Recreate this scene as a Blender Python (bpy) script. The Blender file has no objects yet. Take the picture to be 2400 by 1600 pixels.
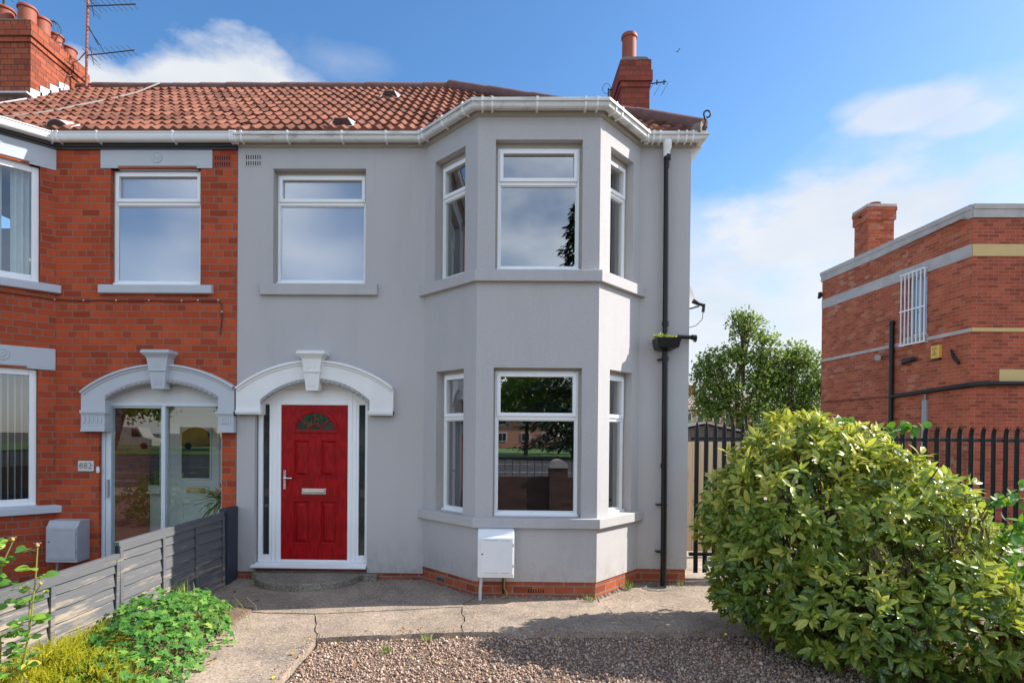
import bpy, bmesh, math, random
import numpy as np
from mathutils import Vector, Matrix, Euler
R_ = math.radians
random.seed(7); rng = np.random.default_rng(7)
scene = bpy.context.scene
col = scene.collection

# ------------------------------------------------------------------ camera
cam_d = bpy.data.cameras.new('camera'); cam = bpy.data.objects.new('camera', cam_d); col.objects.link(cam)
scene.camera = cam
yaw, pit, rol = R_(0.9419), R_(-0.4555), R_(-0.4806)
Rw = Matrix.Rotation(yaw, 3, 'Z') @ Matrix.Rotation(pit, 3, 'X') @ Matrix.Rotation(rol, 3, 'Y')
B0 = Matrix(((1, 0, 0), (0, 0, -1), (0, 1, 0)))      # blender camera axes: looks along +Y, up Z
Rc = Rw @ B0
cam.matrix_world = Matrix.Translation((0, -7.4397, 1.87)) @ Rc.to_4x4()
cam_d.sensor_width = 36; cam_d.lens = 20.645
cam_d.shift_x = 0.02446; cam_d.shift_y = 0.0954
cam_d.clip_end = 2000; cam_d.clip_start = 0.05

# ------------------------------------------------------------------ light
SUN_AZ, SUN_EL = 9.5, 37.0        # azimuth from +X towards +Y
saz, sel = R_(SUN_AZ), R_(SUN_EL)
sdir = Vector((math.cos(saz) * math.cos(sel), math.sin(saz) * math.cos(sel), math.sin(sel)))
sun_d = bpy.data.lights.new('sun', 'SUN'); sun = bpy.data.objects.new('sun', sun_d); col.objects.link(sun)
sun_d.energy = 3.5; sun_d.angle = R_(0.5); sun_d.color = (1.0, 0.94, 0.85)
sun.rotation_euler = (-sdir).to_track_quat('-Z', 'Y').to_euler(); sun.location = (20, 6, 20)

w = bpy.data.worlds.new('World'); scene.world = w; w.use_nodes = True
wn = w.node_tree; wn.nodes.clear()
def wnode(t, **k):
    n = wn.nodes.new(t)
    for a, b in k.items(): setattr(n, a, b)
    return n
def wmath(op, a, b=None, c=None, clamp=False):
    n = wnode('ShaderNodeMath', operation=op, use_clamp=clamp)
    for i, v in enumerate((a, b, c)):
        if v is None: continue
        if isinstance(v, (int, float)): n.inputs[i].default_value = v
        else: wn.links.new(v, n.inputs[i])
    return n.outputs[0]
sky = wnode('ShaderNodeTexSky', sky_type='NISHITA'); sky.sun_disc = False
sky.sun_elevation = sel; sky.sun_rotation = R_(90 - SUN_AZ)
sky.air_density = 1.0; sky.dust_density = 0.6; sky.ozone_density = 2.5
tc = wnode('ShaderNodeTexCoord')
sep = wnode('ShaderNodeSeparateXYZ'); wn.links.new(tc.outputs['Generated'], sep.inputs[0])
az = wmath('ARCTAN2', sep.outputs[0], sep.outputs[1]); el = wmath('ARCSINE', sep.outputs[2])
nz = wnode('ShaderNodeTexNoise'); nz.inputs['Scale'].default_value = 5.0; nz.inputs['Detail'].default_value = 9; nz.inputs['Roughness'].default_value = 0.58
mp = wnode('ShaderNodeMapping'); mp.inputs['Scale'].default_value = (1, 1, 1.9); wn.links.new(tc.outputs['Generated'], mp.inputs[0]); wn.links.new(mp.outputs[0], nz.inputs['Vector'])
nzc = wmath('SUBTRACT', nz.outputs['Fac'], 0.5)
def blob(a0, e0, ra, re, k=1.6, soft=0.5, amp=1.0):
    x = wmath('DIVIDE', wmath('SUBTRACT', az, a0), ra); y = wmath('DIVIDE', wmath('SUBTRACT', el, e0), re)
    d = wmath('SQRT', wmath('ADD', wmath('MULTIPLY', x, x), wmath('MULTIPLY', y, y)))
    v = wmath('SUBTRACT', wmath('ADD', 1.0, wmath('MULTIPLY', nzc, k * 2)), d)
    v = wmath('DIVIDE', v, soft, clamp=True)
    v = wmath('SMOOTH_MIN', v, 1.0, 0.1)
    return wmath('MULTIPLY', v, amp)
# (azimuth, elevation, radii, noise, softness, strength)
blobs = [(-0.60, 0.40, .13, .085, .75, .35, 1.0), (-0.42, 0.43, .17, .125, .75, .30, 1.0), (-0.33, .44, .075, .10, .6, .4, .9), (-.27, .55, .09, .03, 1.6, .9, .22),
         (.60, .425, .085, .030, 1.1, .55, .80), (.66, .395, .06, .024, 1.3, .7, .7), (.55, .44, .05, .018, 1.2, .8, .6),
         (.56, .29, .26, .11, 1.2, .55, .95), (.36, .14, .22, .24, .6, .6, .92), (.62, .12, .44, .32, .5, .55, .92), (.70, .33, .10, .05, 1.2, .7, .7), (.95, .42, .2, .12, 1.0, .6, .8)]
cov = None
for b in blobs:
    v = blob(*b); cov = v if cov is None else wmath('MAXIMUM', cov, v)
# broken cloud behind the photographer, mirrored in the panes; cover raised as fill light
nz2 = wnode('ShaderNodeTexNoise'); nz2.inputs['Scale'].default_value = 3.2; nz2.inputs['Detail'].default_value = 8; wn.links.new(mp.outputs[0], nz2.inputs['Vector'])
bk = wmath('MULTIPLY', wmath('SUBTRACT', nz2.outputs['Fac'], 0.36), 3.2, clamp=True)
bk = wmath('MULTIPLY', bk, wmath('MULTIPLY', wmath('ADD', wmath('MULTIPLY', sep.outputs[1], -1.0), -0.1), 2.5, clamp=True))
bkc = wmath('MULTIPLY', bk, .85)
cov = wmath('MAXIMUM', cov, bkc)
cov = wmath('MULTIPLY', cov, .97)
hs = wnode('ShaderNodeHueSaturation'); hs.inputs['Saturation'].default_value = 1.22; hs.inputs['Value'].default_value = 1.30
wn.links.new(sky.outputs[0], hs.inputs['Color'])
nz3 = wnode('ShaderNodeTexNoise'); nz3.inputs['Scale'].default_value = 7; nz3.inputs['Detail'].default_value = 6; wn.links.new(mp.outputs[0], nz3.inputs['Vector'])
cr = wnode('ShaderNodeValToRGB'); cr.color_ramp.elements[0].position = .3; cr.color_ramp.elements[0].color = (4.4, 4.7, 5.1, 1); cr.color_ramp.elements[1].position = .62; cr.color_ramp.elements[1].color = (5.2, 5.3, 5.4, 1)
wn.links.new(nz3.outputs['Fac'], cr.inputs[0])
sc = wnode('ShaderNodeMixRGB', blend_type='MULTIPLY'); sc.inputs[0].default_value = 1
fill_gain = wmath('ADD', 1.0, wmath('MULTIPLY', wmath('MULTIPLY', wmath('ADD', wmath('MULTIPLY', sep.outputs[1], -1.0), -.05), 3.0, clamp=True), 1.6))   # added fill: out-of-view clouds behind the camera brightened to light the facade
gc = wnode('ShaderNodeCombineXYZ'); [wn.links.new(fill_gain, gc.inputs[k]) for k in range(3)]
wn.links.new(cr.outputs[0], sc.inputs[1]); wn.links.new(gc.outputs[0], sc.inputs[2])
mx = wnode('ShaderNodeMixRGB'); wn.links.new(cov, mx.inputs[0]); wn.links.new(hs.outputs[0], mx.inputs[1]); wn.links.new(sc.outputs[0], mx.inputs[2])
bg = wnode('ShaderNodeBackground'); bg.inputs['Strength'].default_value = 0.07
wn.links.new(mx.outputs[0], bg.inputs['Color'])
wo = wnode('ShaderNodeOutputWorld'); wn.links.new(bg.outputs[0], wo.inputs[0])

scene.view_settings.view_transform = 'Standard'; scene.view_settings.look = 'None'
scene.view_settings.exposure = 1.30; scene.view_settings.gamma = 1.0
try:
    scene.cycles.max_bounces = 8; scene.cycles.transparent_max_bounces = 12; scene.cycles.glossy_bounces = 4
    scene.cycles.caustics_reflective = False; scene.cycles.caustics_refractive = False
except Exception: pass

# ------------------------------------------------------------------ materials
def nt_new(name):
    m = bpy.data.materials.new(name); m.use_nodes = True; t = m.node_tree; t.nodes.clear()
    out = t.nodes.new('ShaderNodeOutputMaterial'); p = t.nodes.new('ShaderNodeBsdfPrincipled')
    t.links.new(p.outputs[0], out.inputs[0]); return m, t, p, out
def node(t, ty, **k):
    n = t.nodes.new(ty)
    for a, b in k.items():
        if a.startswith('i_'): n.inputs[a[2:].replace('_', ' ')].default_value = b
        else: setattr(n, a, b)
    return n
def mathn(t, op, a, b=None, clamp=False):
    n = node(t, 'ShaderNodeMath', operation=op, use_clamp=clamp)
    for i, v in enumerate((a, b)):
        if v is None: continue
        if isinstance(v, (int, float)): n.inputs[i].default_value = v
        else: t.links.new(v, n.inputs[i])
    return n.outputs[0]
def mixc(t, fac, a, b, bt='MIX'):
    n = node(t, 'ShaderNodeMixRGB', blend_type=bt)
    for i, v in enumerate((fac, a, b)):
        if isinstance(v, (int, float)): n.inputs[i].default_value = v
        elif isinstance(v, tuple): n.inputs[i].default_value = (*v[:3], 1)
        else: t.links.new(v, n.inputs[i])
    return n.outputs[0]
def noise(t, scale, detail=4, rough=.55, vec=None, stretch=None):
    n = node(t, 'ShaderNodeTexNoise'); n.inputs['Scale'].default_value = scale; n.inputs['Detail'].default_value = detail; n.inputs['Roughness'].default_value = rough
    if vec is None:
        g = node(t, 'ShaderNodeNewGeometry'); vec = g.outputs['Position']
    if stretch:
        mpn = node(t, 'ShaderNodeMapping'); mpn.inputs['Scale'].default_value = stretch; t.links.new(vec, mpn.inputs[0]); vec = mpn.outputs[0]
    t.links.new(vec, n.inputs['Vector']); return n.outputs['Fac']
def ramp(t, fac, *stops):
    n = node(t, 'ShaderNodeValToRGB'); e = n.color_ramp.elements
    while len(e) < len(stops): e.new(.5)
    for k, (p, c) in zip(e, stops):
        k.position = p; k.color = (*c, 1) if isinstance(c, tuple) else (c, c, c, 1)
    t.links.new(fac, n.inputs[0]); return n.outputs[0]
def bump(t, p, h, strength=.3, dist=.01, prev=None):
    b = node(t, 'ShaderNodeBump'); b.inputs['Strength'].default_value = strength; b.inputs['Distance'].default_value = dist
    t.links.new(h, b.inputs['Height'])
    if prev: t.links.new(prev, b.inputs['Normal'])
    t.links.new(b.outputs[0], p.inputs['Normal']); return b.outputs[0]
def dk(c, f): return tuple(min(1, x * f) for x in c)

def plain(name, c, rough=.6, var=.12, vs=6, bs=120, bstr=.15, metal=0., spec=.5, bd=.003, fine=0.):
    m, t, p, o = nt_new(name)
    f = noise(t, vs, 5)
    c1 = mixc(t, f, dk(c, 1 - var), dk(c, 1 + var))
    if fine:
        c1 = mixc(t, mathn(t, 'MULTIPLY', ramp(t, noise(t, 260, 2), (.35, 0.), (.65, 1.)), fine), c1, dk(c, .35))
    t.links.new(c1, p.inputs['Base Color'])
    p.inputs['Roughness'].default_value = rough; p.inputs['Metallic'].default_value = metal
    p.inputs['Specular IOR Level'].default_value = spec
    if bstr: bump(t, p, noise(t, bs, 3), bstr, bd)
    return m

def brick(name, c1, c2, mortar, dirt=.25, bw=.235, rh=.086, ms=.010, sq=.5, odd=.12, pale=0.):
    m, t, p, o = nt_new(name)
    uv = node(t, 'ShaderNodeUVMap'); 
    b = node(t, 'ShaderNodeTexBrick', offset=.5, offset_frequency=2, squash=sq, squash_frequency=4)
    wob = node(t, 'ShaderNodeTexNoise'); wob.inputs['Scale'].default_value = 3.0; t.links.new(uv.outputs[0], wob.inputs['Vector'])
    vm = node(t, 'ShaderNodeVectorMath', operation='MULTIPLY_ADD'); t.links.new(wob.outputs['Color'], vm.inputs[0]); vm.inputs[1].default_value = (.014, .010, 0); t.links.new(uv.outputs[0], vm.inputs[2])
    fw = node(t, 'ShaderNodeTexNoise'); fw.inputs['Scale'].default_value = 45.0; fw.inputs['Detail'].default_value = 3; t.links.new(uv.outputs[0], fw.inputs['Vector'])
    vm2 = node(t, 'ShaderNodeVectorMath', operation='MULTIPLY_ADD'); t.links.new(fw.outputs['Color'], vm2.inputs[0]); vm2.inputs[1].default_value = (.007, .005, 0); t.links.new(vm.outputs[0], vm2.inputs[2])
    t.links.new(vm2.outputs[0], b.inputs['Vector'])
    b.inputs['Scale'].default_value = 1; b.inputs['Brick Width'].default_value = bw; b.inputs['Row Height'].default_value = rh
    b.inputs['Mortar Size'].default_value = ms * .5; b.inputs['Mortar Smooth'].default_value = .15; b.inputs['Bias'].default_value = -.15
    b.inputs['Color1'].default_value = (*c1, 1); b.inputs['Color2'].default_value = (*c2, 1); b.inputs['Mortar'].default_value = (*mortar, 1)
    cc = b.outputs['Color']
    # a second, independent choice per brick for the odd dark or pale ones
    b2 = node(t, 'ShaderNodeTexBrick', offset=.5, offset_frequency=2, squash=sq, squash_frequency=4); t.links.new(vm2.outputs[0], b2.inputs['Vector'])
    b2.inputs['Scale'].default_value = 1; b2.inputs['Brick Width'].default_value = bw; b2.inputs['Row Height'].default_value = rh
    b2.inputs['Mortar Size'].default_value = 0; b2.inputs['Color1'].default_value = (0, 0, 0, 1); b2.inputs['Color2'].default_value = (1, 1, 1, 1); b2.inputs['Bias'].default_value = 0
    b2o = b2.outputs['Color']
    sel_ = ramp(t, b2o, (1 - odd - .02, 0.), (1 - odd + .02, 1.))
    notm = mathn(t, 'SUBTRACT', 1.0, b.outputs['Fac'], clamp=True)
    fo = mathn(t, 'MULTIPLY', sel_, notm)
    cc = mixc(t, mathn(t, 'MULTIPLY', fo, .6), cc, dk(c1, .5))
    if pale:
        sp = ramp(t, b2o, (pale - .02, 1.), (pale + .02, 0.))
        cc = mixc(t, mathn(t, 'MULTIPLY', mathn(t, 'MULTIPLY', sp, notm), mathn(t, 'MULTIPLY', ramp(t, noise(t, .6, 2), (.45, 0.), (.62, 1.)), .9)), cc, (.48, .27, .17))
    cc = mixc(t, mathn(t, 'MULTIPLY', ramp(t, noise(t, 2.2, 6, .65), (.38, 0.), (.75, 1.)), dirt), cc, dk(c1, .38))
    cc = mixc(t, mathn(t, 'MULTIPLY', ramp(t, noise(t, 70, 4, .7), (.42, 0.), (.7, 1.)), .3), cc, dk(c1, .45))
    cc = mixc(t, mathn(t, 'MULTIPLY', ramp(t, noise(t, 16, 3, .6), (.62, 0.), (.78, 1.)), .16), cc, (.55, .5, .45))
    t.links.new(cc, p.inputs['Base Color']); p.inputs['Roughness'].default_value = .85; p.inputs['Specular IOR Level'].default_value = .25
    h = mathn(t, 'ADD', mathn(t, 'MULTIPLY', b.outputs['Fac'], -1.0), mathn(t, 'MULTIPLY', noise(t, 90, 4), .45))
    bump(t, p, h, .55, .006)
    return m

M = {}
M['render'] = plain('grey_render', (.505, .485, .485), .9, .05, 1.3, 190, .55, spec=.2, bd=.004)
t = M['render'].node_tree; p_ = [n for n in t.nodes if n.type == 'BSDF_PRINCIPLED'][0]
src = p_.inputs['Base Color'].links[0].from_socket
st = ramp(t, noise(t, 3.0, 6, .6, stretch=(1, 1, .22)), (.5, 0.), (.8, 1.))
cc = mixc(t, mathn(t, 'MULTIPLY', st, .30), src, (.36, .35, .335))
cc = mixc(t, mathn(t, 'MULTIPLY', ramp(t, noise(t, 95, 3, .8), (.35, 1.), (.6, 0.)), .34), cc, (.27, .27, .28))
gz = node(t, 'ShaderNodeNewGeometry'); sz = node(t, 'ShaderNodeSeparateXYZ'); t.links.new(gz.outputs['Position'], sz.inputs[0])
spl = mathn(t, 'MULTIPLY', mathn(t, 'SUBTRACT', .55, sz.outputs[2]), 1.1, clamp=True)
spl = mathn(t, 'MULTIPLY', spl, ramp(t, noise(t, 9, 6, .75, stretch=(1, 1, .5)), (.42, 0.), (.66, 1.)))
cc = mixc(t, spl, cc, (.24, .19, .14))
runs = ramp(t, noise(t, 11, 5, .6, stretch=(1, 1, .06)), (.60, 0.), (.75, 1.))
cc = mixc(t, mathn(t, 'MULTIPLY', runs, .16), cc, (.28, .27, .25))
t.links.new(cc, p_.inputs['Base Color'])
M['brick'] = brick('red_brick', (.54, .090, .030), (.30, .046, .020), (.22, .17, .13), dirt=.35, ms=.013, odd=.05)
M['brick_plinth'] = brick('plinth_brick', (.46, .115, .05), (.30, .07, .035), (.30, .26, .22), dirt=.75, sq=1., ms=.014)
M['brick_far'] = brick('weathered_brick', (.56, .135, .058), (.30, .062, .034), (.36, .26, .19), dirt=.6, sq=1., bw=.23, rh=.077, ms=.012, odd=.16, pale=.2)
M['brick_farf'] = brick('weathered_brick_front', (.48, .105, .052), (.30, .062, .038), (.34, .23, .17), dirt=.5, sq=1., bw=.23, rh=.077, ms=.011, odd=.22)
M['brick_chim'] = brick('chimney_brick', (.38, .10, .048), (.26, .062, .034), (.07, .04, .035), dirt=.35, bw=.225, sq=.5, ms=.012)
M['brick_chim2'] = brick('chimney_brick_dark', (.34, .075, .046), (.22, .048, .032), (.10, .07, .06), dirt=.5, bw=.225, sq=.5, ms=.014)
M['brick_shaded'] = brick('shade_darkened_brick', (.14, .08, .06), (.09, .055, .045), (.10, .08, .07), dirt=.5)  # backlit shade of the mirrored wall and pier put into a darker brick colour
M['stone_grey'] = plain('grey_painted_stone', (.50, .53, .57), .8, .08, 3, 130, .5, spec=.25, bd=.003)
M['stone_white'] = plain('white_painted_stone', (.78, .78, .77), .75, .10, 3, 90, .5, spec=.25, bd=.004)
M['concrete_band'] = plain('concrete_band', (.48, .45, .42), .9, .38, 3, 60, .4, fine=.25)
M['buff'] = plain('buff_render', (.58, .43, .19), .9, .08, 3, 120, .3)
M['upvc'] = plain('white_plastic', (.84, .85, .86), .32, .035, 5, 40, 0)
M['upvc_dirty'] = None
def upvc_dirty():
    m, t, p, o = nt_new('gutter_plastic')
    f = ramp(t, noise(t, 5, 6, .7, stretch=(1, 1, 2.5)), (.5, 0.), (.72, 1.))
    g = node(t, 'ShaderNodeNewGeometry'); s = node(t, 'ShaderNodeSeparateXYZ'); t.links.new(g.outputs['Position'], s.inputs[0])
    c = mixc(t, mathn(t, 'MULTIPLY', f, .65), (.68, .68, .66), (.16, .145, .11))
    t.links.new(c, p.inputs['Base Color']); p.inputs['Roughness'].default_value = .4; return m
M['upvc_dirty'] = upvc_dirty()
M['black_wood'] = plain('black_gloss_paint', (.018, .018, .024), .35, .2, 8, 60, .2)
M['black_plastic'] = plain('black_plastic', (.013, .013, .014), .30, .25, 8, 60, .05, spec=.28)
M['black_metal'] = plain('black_painted_steel', (.016, .016, .018), .42, .4, 14, 60, .25, spec=.3)
M['dark'] = plain('dark_void', (.008, .008, .008), .9, .1, 3, 60, 0)
M['chrome'] = plain('polished_steel', (.75, .75, .75), .15, .03, 5, 60, 0, metal=1)
M['brass'] = plain('polished_brass', (.72, .48, .14), .22, .05, 5, 60, 0, metal=1)
M['lead'] = plain('lead_flashing', (.50, .52, .56), .5, .15, 6, 60, .2)
M['terracotta'] = plain('terracotta_pot', (.30, .08, .045), .7, .2, 6, 60, .2, fine=.2)
M['interior'] = plain('cream_plaster', (.28, .27, .25), .9, .05, 2, 60, 0)
M['interior_dark'] = plain('timber_floor', (.14, .09, .06), .5, .2, 6, 60, 0)
M['blind'] = plain('pale_blind_fabric', (.55, .57, .55), .9, .06, 8, 200, .2)
M['aerial'] = plain('grey_aerial_metal', (.05, .05, .055), .5, .2, 30, 60, 0, metal=.4)
M['rust'] = plain('rusty_pole', (.30, .10, .07), .8, .4, 25, 60, .3)
M['cable_white'] = plain('white_cable', (.6, .6, .6), .5, .1, 8, 60, 0)
M['cable_dark'] = plain('brown_cable', (.06, .03, .025), .6, .1, 8, 60, 0)
M['steel_grey'] = plain('galvanised_conduit', (.30, .32, .34), .5, .15, 20, 60, .1)
M['meter_white'] = plain('white_meter_cover', (.80, .81, .82), .45, .06, 9, 90, .1, fine=.05)
M['meter_grey'] = plain('grey_meter_cover', (.44, .45, .48), .55, .14, 9, 90, .2, fine=.15)
M['number_tile'] = plain('white_tile', (.62, .60, .57), .4, .05, 9, 90, .05)
M['yellow'] = plain('yellow_plastic', (.75, .45, .06), .45, .1, 9, 90, .05)
M['seal'] = plain('dirty_sealant', (.42, .39, .34), .8, .25, 30, 60, .4)
M['dish'] = plain('satellite_dish_mesh', (.30, .30, .31), .6, .1, 9, 300, .4)

def glass_mat(name, ior, tint=(.85, .9, .88), rough=0.0, body=0., bodyc=(.3, .32, .35), wav=.0):
    m, t, p, o = nt_new(name); t.nodes.remove(p)
    tr = node(t, 'ShaderNodeBsdfTransparent'); tr.inputs[0].default_value = (*tint, 1)
    gl = node(t, 'ShaderNodeBsdfGlossy'); gl.inputs['Roughness'].default_value = rough; gl.inputs[0].default_value = (.95, .97, 1, 1)
    R0 = ((ior - 1) / (ior + 1)) ** 2; lw_ = node(t, 'ShaderNodeLayerWeight'); lw_.inputs[0].default_value = .5
    fac = mathn(t, 'ADD', R0, mathn(t, 'MULTIPLY', 1 - R0, mathn(t, 'POWER', lw_.outputs['Facing'], 5)))
    if wav:
        b = node(t, 'ShaderNodeBump'); b.inputs['Strength'].default_value = wav; b.inputs['Distance'].default_value = .01
        t.links.new(noise(t, 2.5, 1), b.inputs['Height']); t.links.new(b.outputs[0], gl.inputs['Normal'])
    base = tr.outputs[0]
    if body:
        di = node(t, 'ShaderNodeBsdfDiffuse'); di.inputs[0].default_value = (*bodyc, 1)
        mm = node(t, 'ShaderNodeMixShader'); mm.inputs[0].default_value = body; t.links.new(tr.outputs[0], mm.inputs[1]); t.links.new(di.outputs[0], mm.inputs[2]); base = mm.outputs[0]
    ms = node(t, 'ShaderNodeMixShader'); t.links.new(fac, ms.inputs[0]); t.links.new(base, ms.inputs[1]); t.links.new(gl.outputs[0], ms.inputs[2])
    t.links.new(ms.outputs[0], o.inputs[0]); return m
M['glass'] = glass_mat('window_glass', 3.9, wav=.012)
M['glass_up'] = glass_mat('window_glass_upstairs', 3.4, wav=.012)
M['glass_obscure'] = glass_mat('obscured_glass', 3.0, body=.8, bodyc=(.26, .30, .37), rough=.05)
M['glass_plain'] = glass_mat('porch_glass', 2.0)
M['glass_dark'] = glass_mat('dark_sidelight_glass', 1.5, body=.9, bodyc=(.035, .04, .045))

def door_mat():
    m, t, p, o = nt_new('red_woodgrain_door')
    g = node(t, 'ShaderNodeNewGeometry')
    mpn = node(t, 'ShaderNodeMapping'); mpn.inputs['Scale'].default_value = (1, 1, .13); t.links.new(g.outputs['Position'], mpn.inputs[0])
    wv = node(t, 'ShaderNodeTexWave', wave_type='RINGS', rings_direction='X'); wv.inputs['Scale'].default_value = 9; wv.inputs['Distortion'].default_value = 9; wv.inputs['Detail'].default_value = 4; wv.inputs['Detail Scale'].default_value = 2.5
    t.links.new(mpn.outputs[0], wv.inputs[0])
    c = mixc(t, wv.outputs['Fac'], (.36, .0035, .006), (.25, .002, .004))
    t.links.new(c, p.inputs['Base Color']); p.inputs['Roughness'].default_value = .42; p.inputs['Specular IOR Level'].default_value = .22
    bump(t, p, wv.outputs['Fac'], .35, .003); return m
M['door_red'] = door_mat()

def tile_mat():
    m, t, p, o = nt_new('clay_roof_tile')
    at = node(t, 'ShaderNodeAttribute', attribute_name='rnd')
    s = node(t, 'ShaderNodeSeparateColor'); t.links.new(at.outputs['Color'], s.inputs[0])
    c = mixc(t, s.outputs[0], (.125, .042, .026), (.27, .100, .060))
    c = mixc(t, mathn(t, 'MULTIPLY', ramp(t, noise(t, 4, 6, .7), (.45, 0.), (.7, 1.)), .45), c, (.13, .07, .05))
    c = mixc(t, mathn(t, 'MULTIPLY', ramp(t, noise(t, 60, 4, .7), (.55, 0.), (.7, 1.)), .4), c, (.14, .10, .07))
    c = mixc(t, mathn(t, 'MULTIPLY', ramp(t, noise(t, 25, 3, .6), (.66, 0.), (.72, 1.)), .5), c, (.45, .42, .3))
    t.links.new(c, p.inputs['Base Color']); p.inputs['Roughness'].default_value = .85; p.inputs['Specular IOR Level'].default_value = .3
    bump(t, p, noise(t, 120, 4), .4, .004); return m
M['tile'] = tile_mat()
M['ridge'] = plain('mossy_ridge_tile', (.17, .085, .07), .85, .45, 9, 80, .6, fine=.4)
M['felt'] = plain('roofing_felt', (.10, .10, .10), .9, .2, 6, 80, .4)
M['felt_pale'] = plain('pale_roofing_felt', (.42, .39, .35), .9, .15, 6, 80, .3)

def concrete_mat(name, c, dirt=(.16, .14, .13), sp=.5):
    m, t, p, o = nt_new(name)
    f = noise(t, 1.1, 7, .65)
    cc = mixc(t, ramp(t, f, (.34, 0.), (.64, 1.)), dk(c, .62), dk(c, 1.15))
    cc = mixc(t, mathn(t, 'MULTIPLY', ramp(t, noise(t, 2.6, 7, .75), (.48, 0.), (.66, 1.)), .6), cc, dirt)
    cc = mixc(t, mathn(t, 'MULTIPLY', ramp(t, noise(t, 2.2, 8, .75, stretch=(1, 2.2, 1)), (.60, 0.), (.68, 1.)), .55), cc, dk(c, 1.65))
    v = node(t, 'ShaderNodeTexVoronoi'); v.inputs['Scale'].default_value = 75; g = node(t, 'ShaderNodeNewGeometry'); t.links.new(g.outputs['Position'], v.inputs['Vector'])
    cell = node(t, 'ShaderNodeSeparateColor'); t.links.new(v.outputs['Color'], cell.inputs[0])
    cc = mixc(t, mathn(t, 'MULTIPLY', ramp(t, cell.outputs[0], (.72, 0.), (.76, 1.)), sp), cc, dk(c, .32))
    cc = mixc(t, mathn(t, 'MULTIPLY', ramp(t, cell.outputs[1], (.86, 0.), (.9, 1.)), sp), cc, dk(c, 1.6))
    t.links.new(cc, p.inputs['Base Color']); p.inputs['Roughness'].default_value = .92; p.inputs['Specular IOR Level'].default_value = .2
    h = mathn(t, 'ADD', noise(t, 60, 5, .7), mathn(t, 'MULTIPLY', noise(t, 6, 4), 2.0))
    bump(t, p, h, .6, .008); return m
M['concrete'] = concrete_mat('exposed_concrete', (.38, .30, .23))
M['step'] = concrete_mat('step_concrete', (.27, .24, .19), sp=.6)
M['soil'] = concrete_mat('soil_and_grit', (.20, .135, .10))
M['ground'] = concrete_mat('rough_ground', (.20, .17, .13))
M['asphalt'] = concrete_mat('asphalt', (.055, .055, .058), sp=.3)
M['grass'] = plain('mown_grass', (.10, .20, .03), .9, .35, 1.5, 60, .8)
M['mortar'] = plain('crumbling_mortar', (.24, .20, .17), .95, .4, 18, 60, .8, fine=.3)

def attr_mat(name, stops, rough=.6, trans=.0, spec=.4, spots=None, tcol=(.35, .5, .08), bumps=0, vein=None):
    m, t, p, o = nt_new(name)
    at = node(t, 'ShaderNodeAttribute', attribute_name='rnd')
    s = node(t, 'ShaderNodeSeparateColor'); t.links.new(at.outputs['Color'], s.inputs[0])
    c = ramp(t, s.outputs[0], *stops)
    if spots:
        sc, thr, scol, amt = spots
        sf = mathn(t, 'MULTIPLY', ramp(t, noise(t, sc, 3, .7), (thr, 0.), (thr + .04, 1.)), amt)
        c = mixc(t, sf, c, scol)
    if vein:
        c = mixc(t, mathn(t, 'MULTIPLY', ramp(t, s.outputs[2], (.0, 1.), (.16, 0.)), .6), c, vein)
    t.links.new(c, p.inputs['Base Color']); p.inputs['Roughness'].default_value = rough; p.inputs['Specular IOR Level'].default_value = spec
    if bumps: bump(t, p, noise(t, bumps, 3), .4, .003)
    if trans:
        tl = node(t, 'ShaderNodeBsdfTranslucent'); tc_ = mixc(t, .45, c, tcol); t.links.new(tc_, tl.inputs[0])
        ms = node(t, 'ShaderNodeMixShader'); ms.inputs[0].default_value = trans
        t.links.new(p.outputs[0], ms.inputs[1]); t.links.new(tl.outputs[0], ms.inputs[2]); t.links.new(ms.outputs[0], o.inputs[0])
    return m
M['laurel'] = attr_mat('spotted_laurel_leaf', [(0., (.028, .085, .018)), (.35, (.085, .19, .028)), (.7, (.28, .37, .05)), (1., (.62, .58, .11))], .30, .38, .5, (55, .55, (.55, .55, .14), .75), (.60, .62, .05), vein=(.10, .2, .04))
M['dead_leaf'] = attr_mat('withered_leaf', [(0., (.03, .015, .012)), (1., (.10, .045, .03))], .7, .1)
M['round_leaf'] = attr_mat('round_climber_leaf', [(0., (.04, .14, .02)), (.8, (.10, .28, .03)), (1., (.3, .36, .03))], .45, .3, .4, None, (.4, .65, .05))
M['geranium'] = attr_mat('geranium_leaf', [(0., (.03, .10, .02)), (.5, (.07, .20, .03)), (.9, (.19, .36, .055)), (1., (.42, .30, .08))], .6, .2, .3, None, (.35, .6, .06))
M['heather'] = attr_mat('golden_heather', [(0., (.16, .18, .012)), (.5, (.42, .42, .02)), (1., (.66, .60, .04))], .6, .2, .3, None, (.6, .55, .03))
M['rose_leaf'] = attr_mat('rose_leaf', [(0., (.05, .16, .03)), (.7, (.14, .30, .04)), (.93, (.28, .40, .05)), (1., (.5, .35, .04))], .35, .25, .5, None, (.5, .65, .05))
M['tree_leaf'] = attr_mat('tree_leaf', [(0., (.06, .12, .026)), (.6, (.15, .24, .045)), (1., (.32, .36, .08))], .55, .45, .3, None, (.35, .45, .06))
M['tree_leaf_far'] = attr_mat('street_tree_leaf', [(0., (.09, .18, .03)), (.6, (.24, .36, .05)), (1., (.46, .46, .08))], .55, .35, .3, None, (.35, .45, .06))
M['conifer'] = attr_mat('conifer_needles', [(0., (.012, .03, .014)), (1., (.035, .07, .03))], .7, .05)
M['grass_blade'] = attr_mat('grass_blade', [(0., (.10, .18, .03)), (.7, (.25, .33, .07)), (1., (.55, .45, .2))], .6, .2)
M['palm'] = attr_mat('strap_leaf', [(0., (.015, .04, .015)), (1., (.05, .09, .03))], .4, .1)
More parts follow.
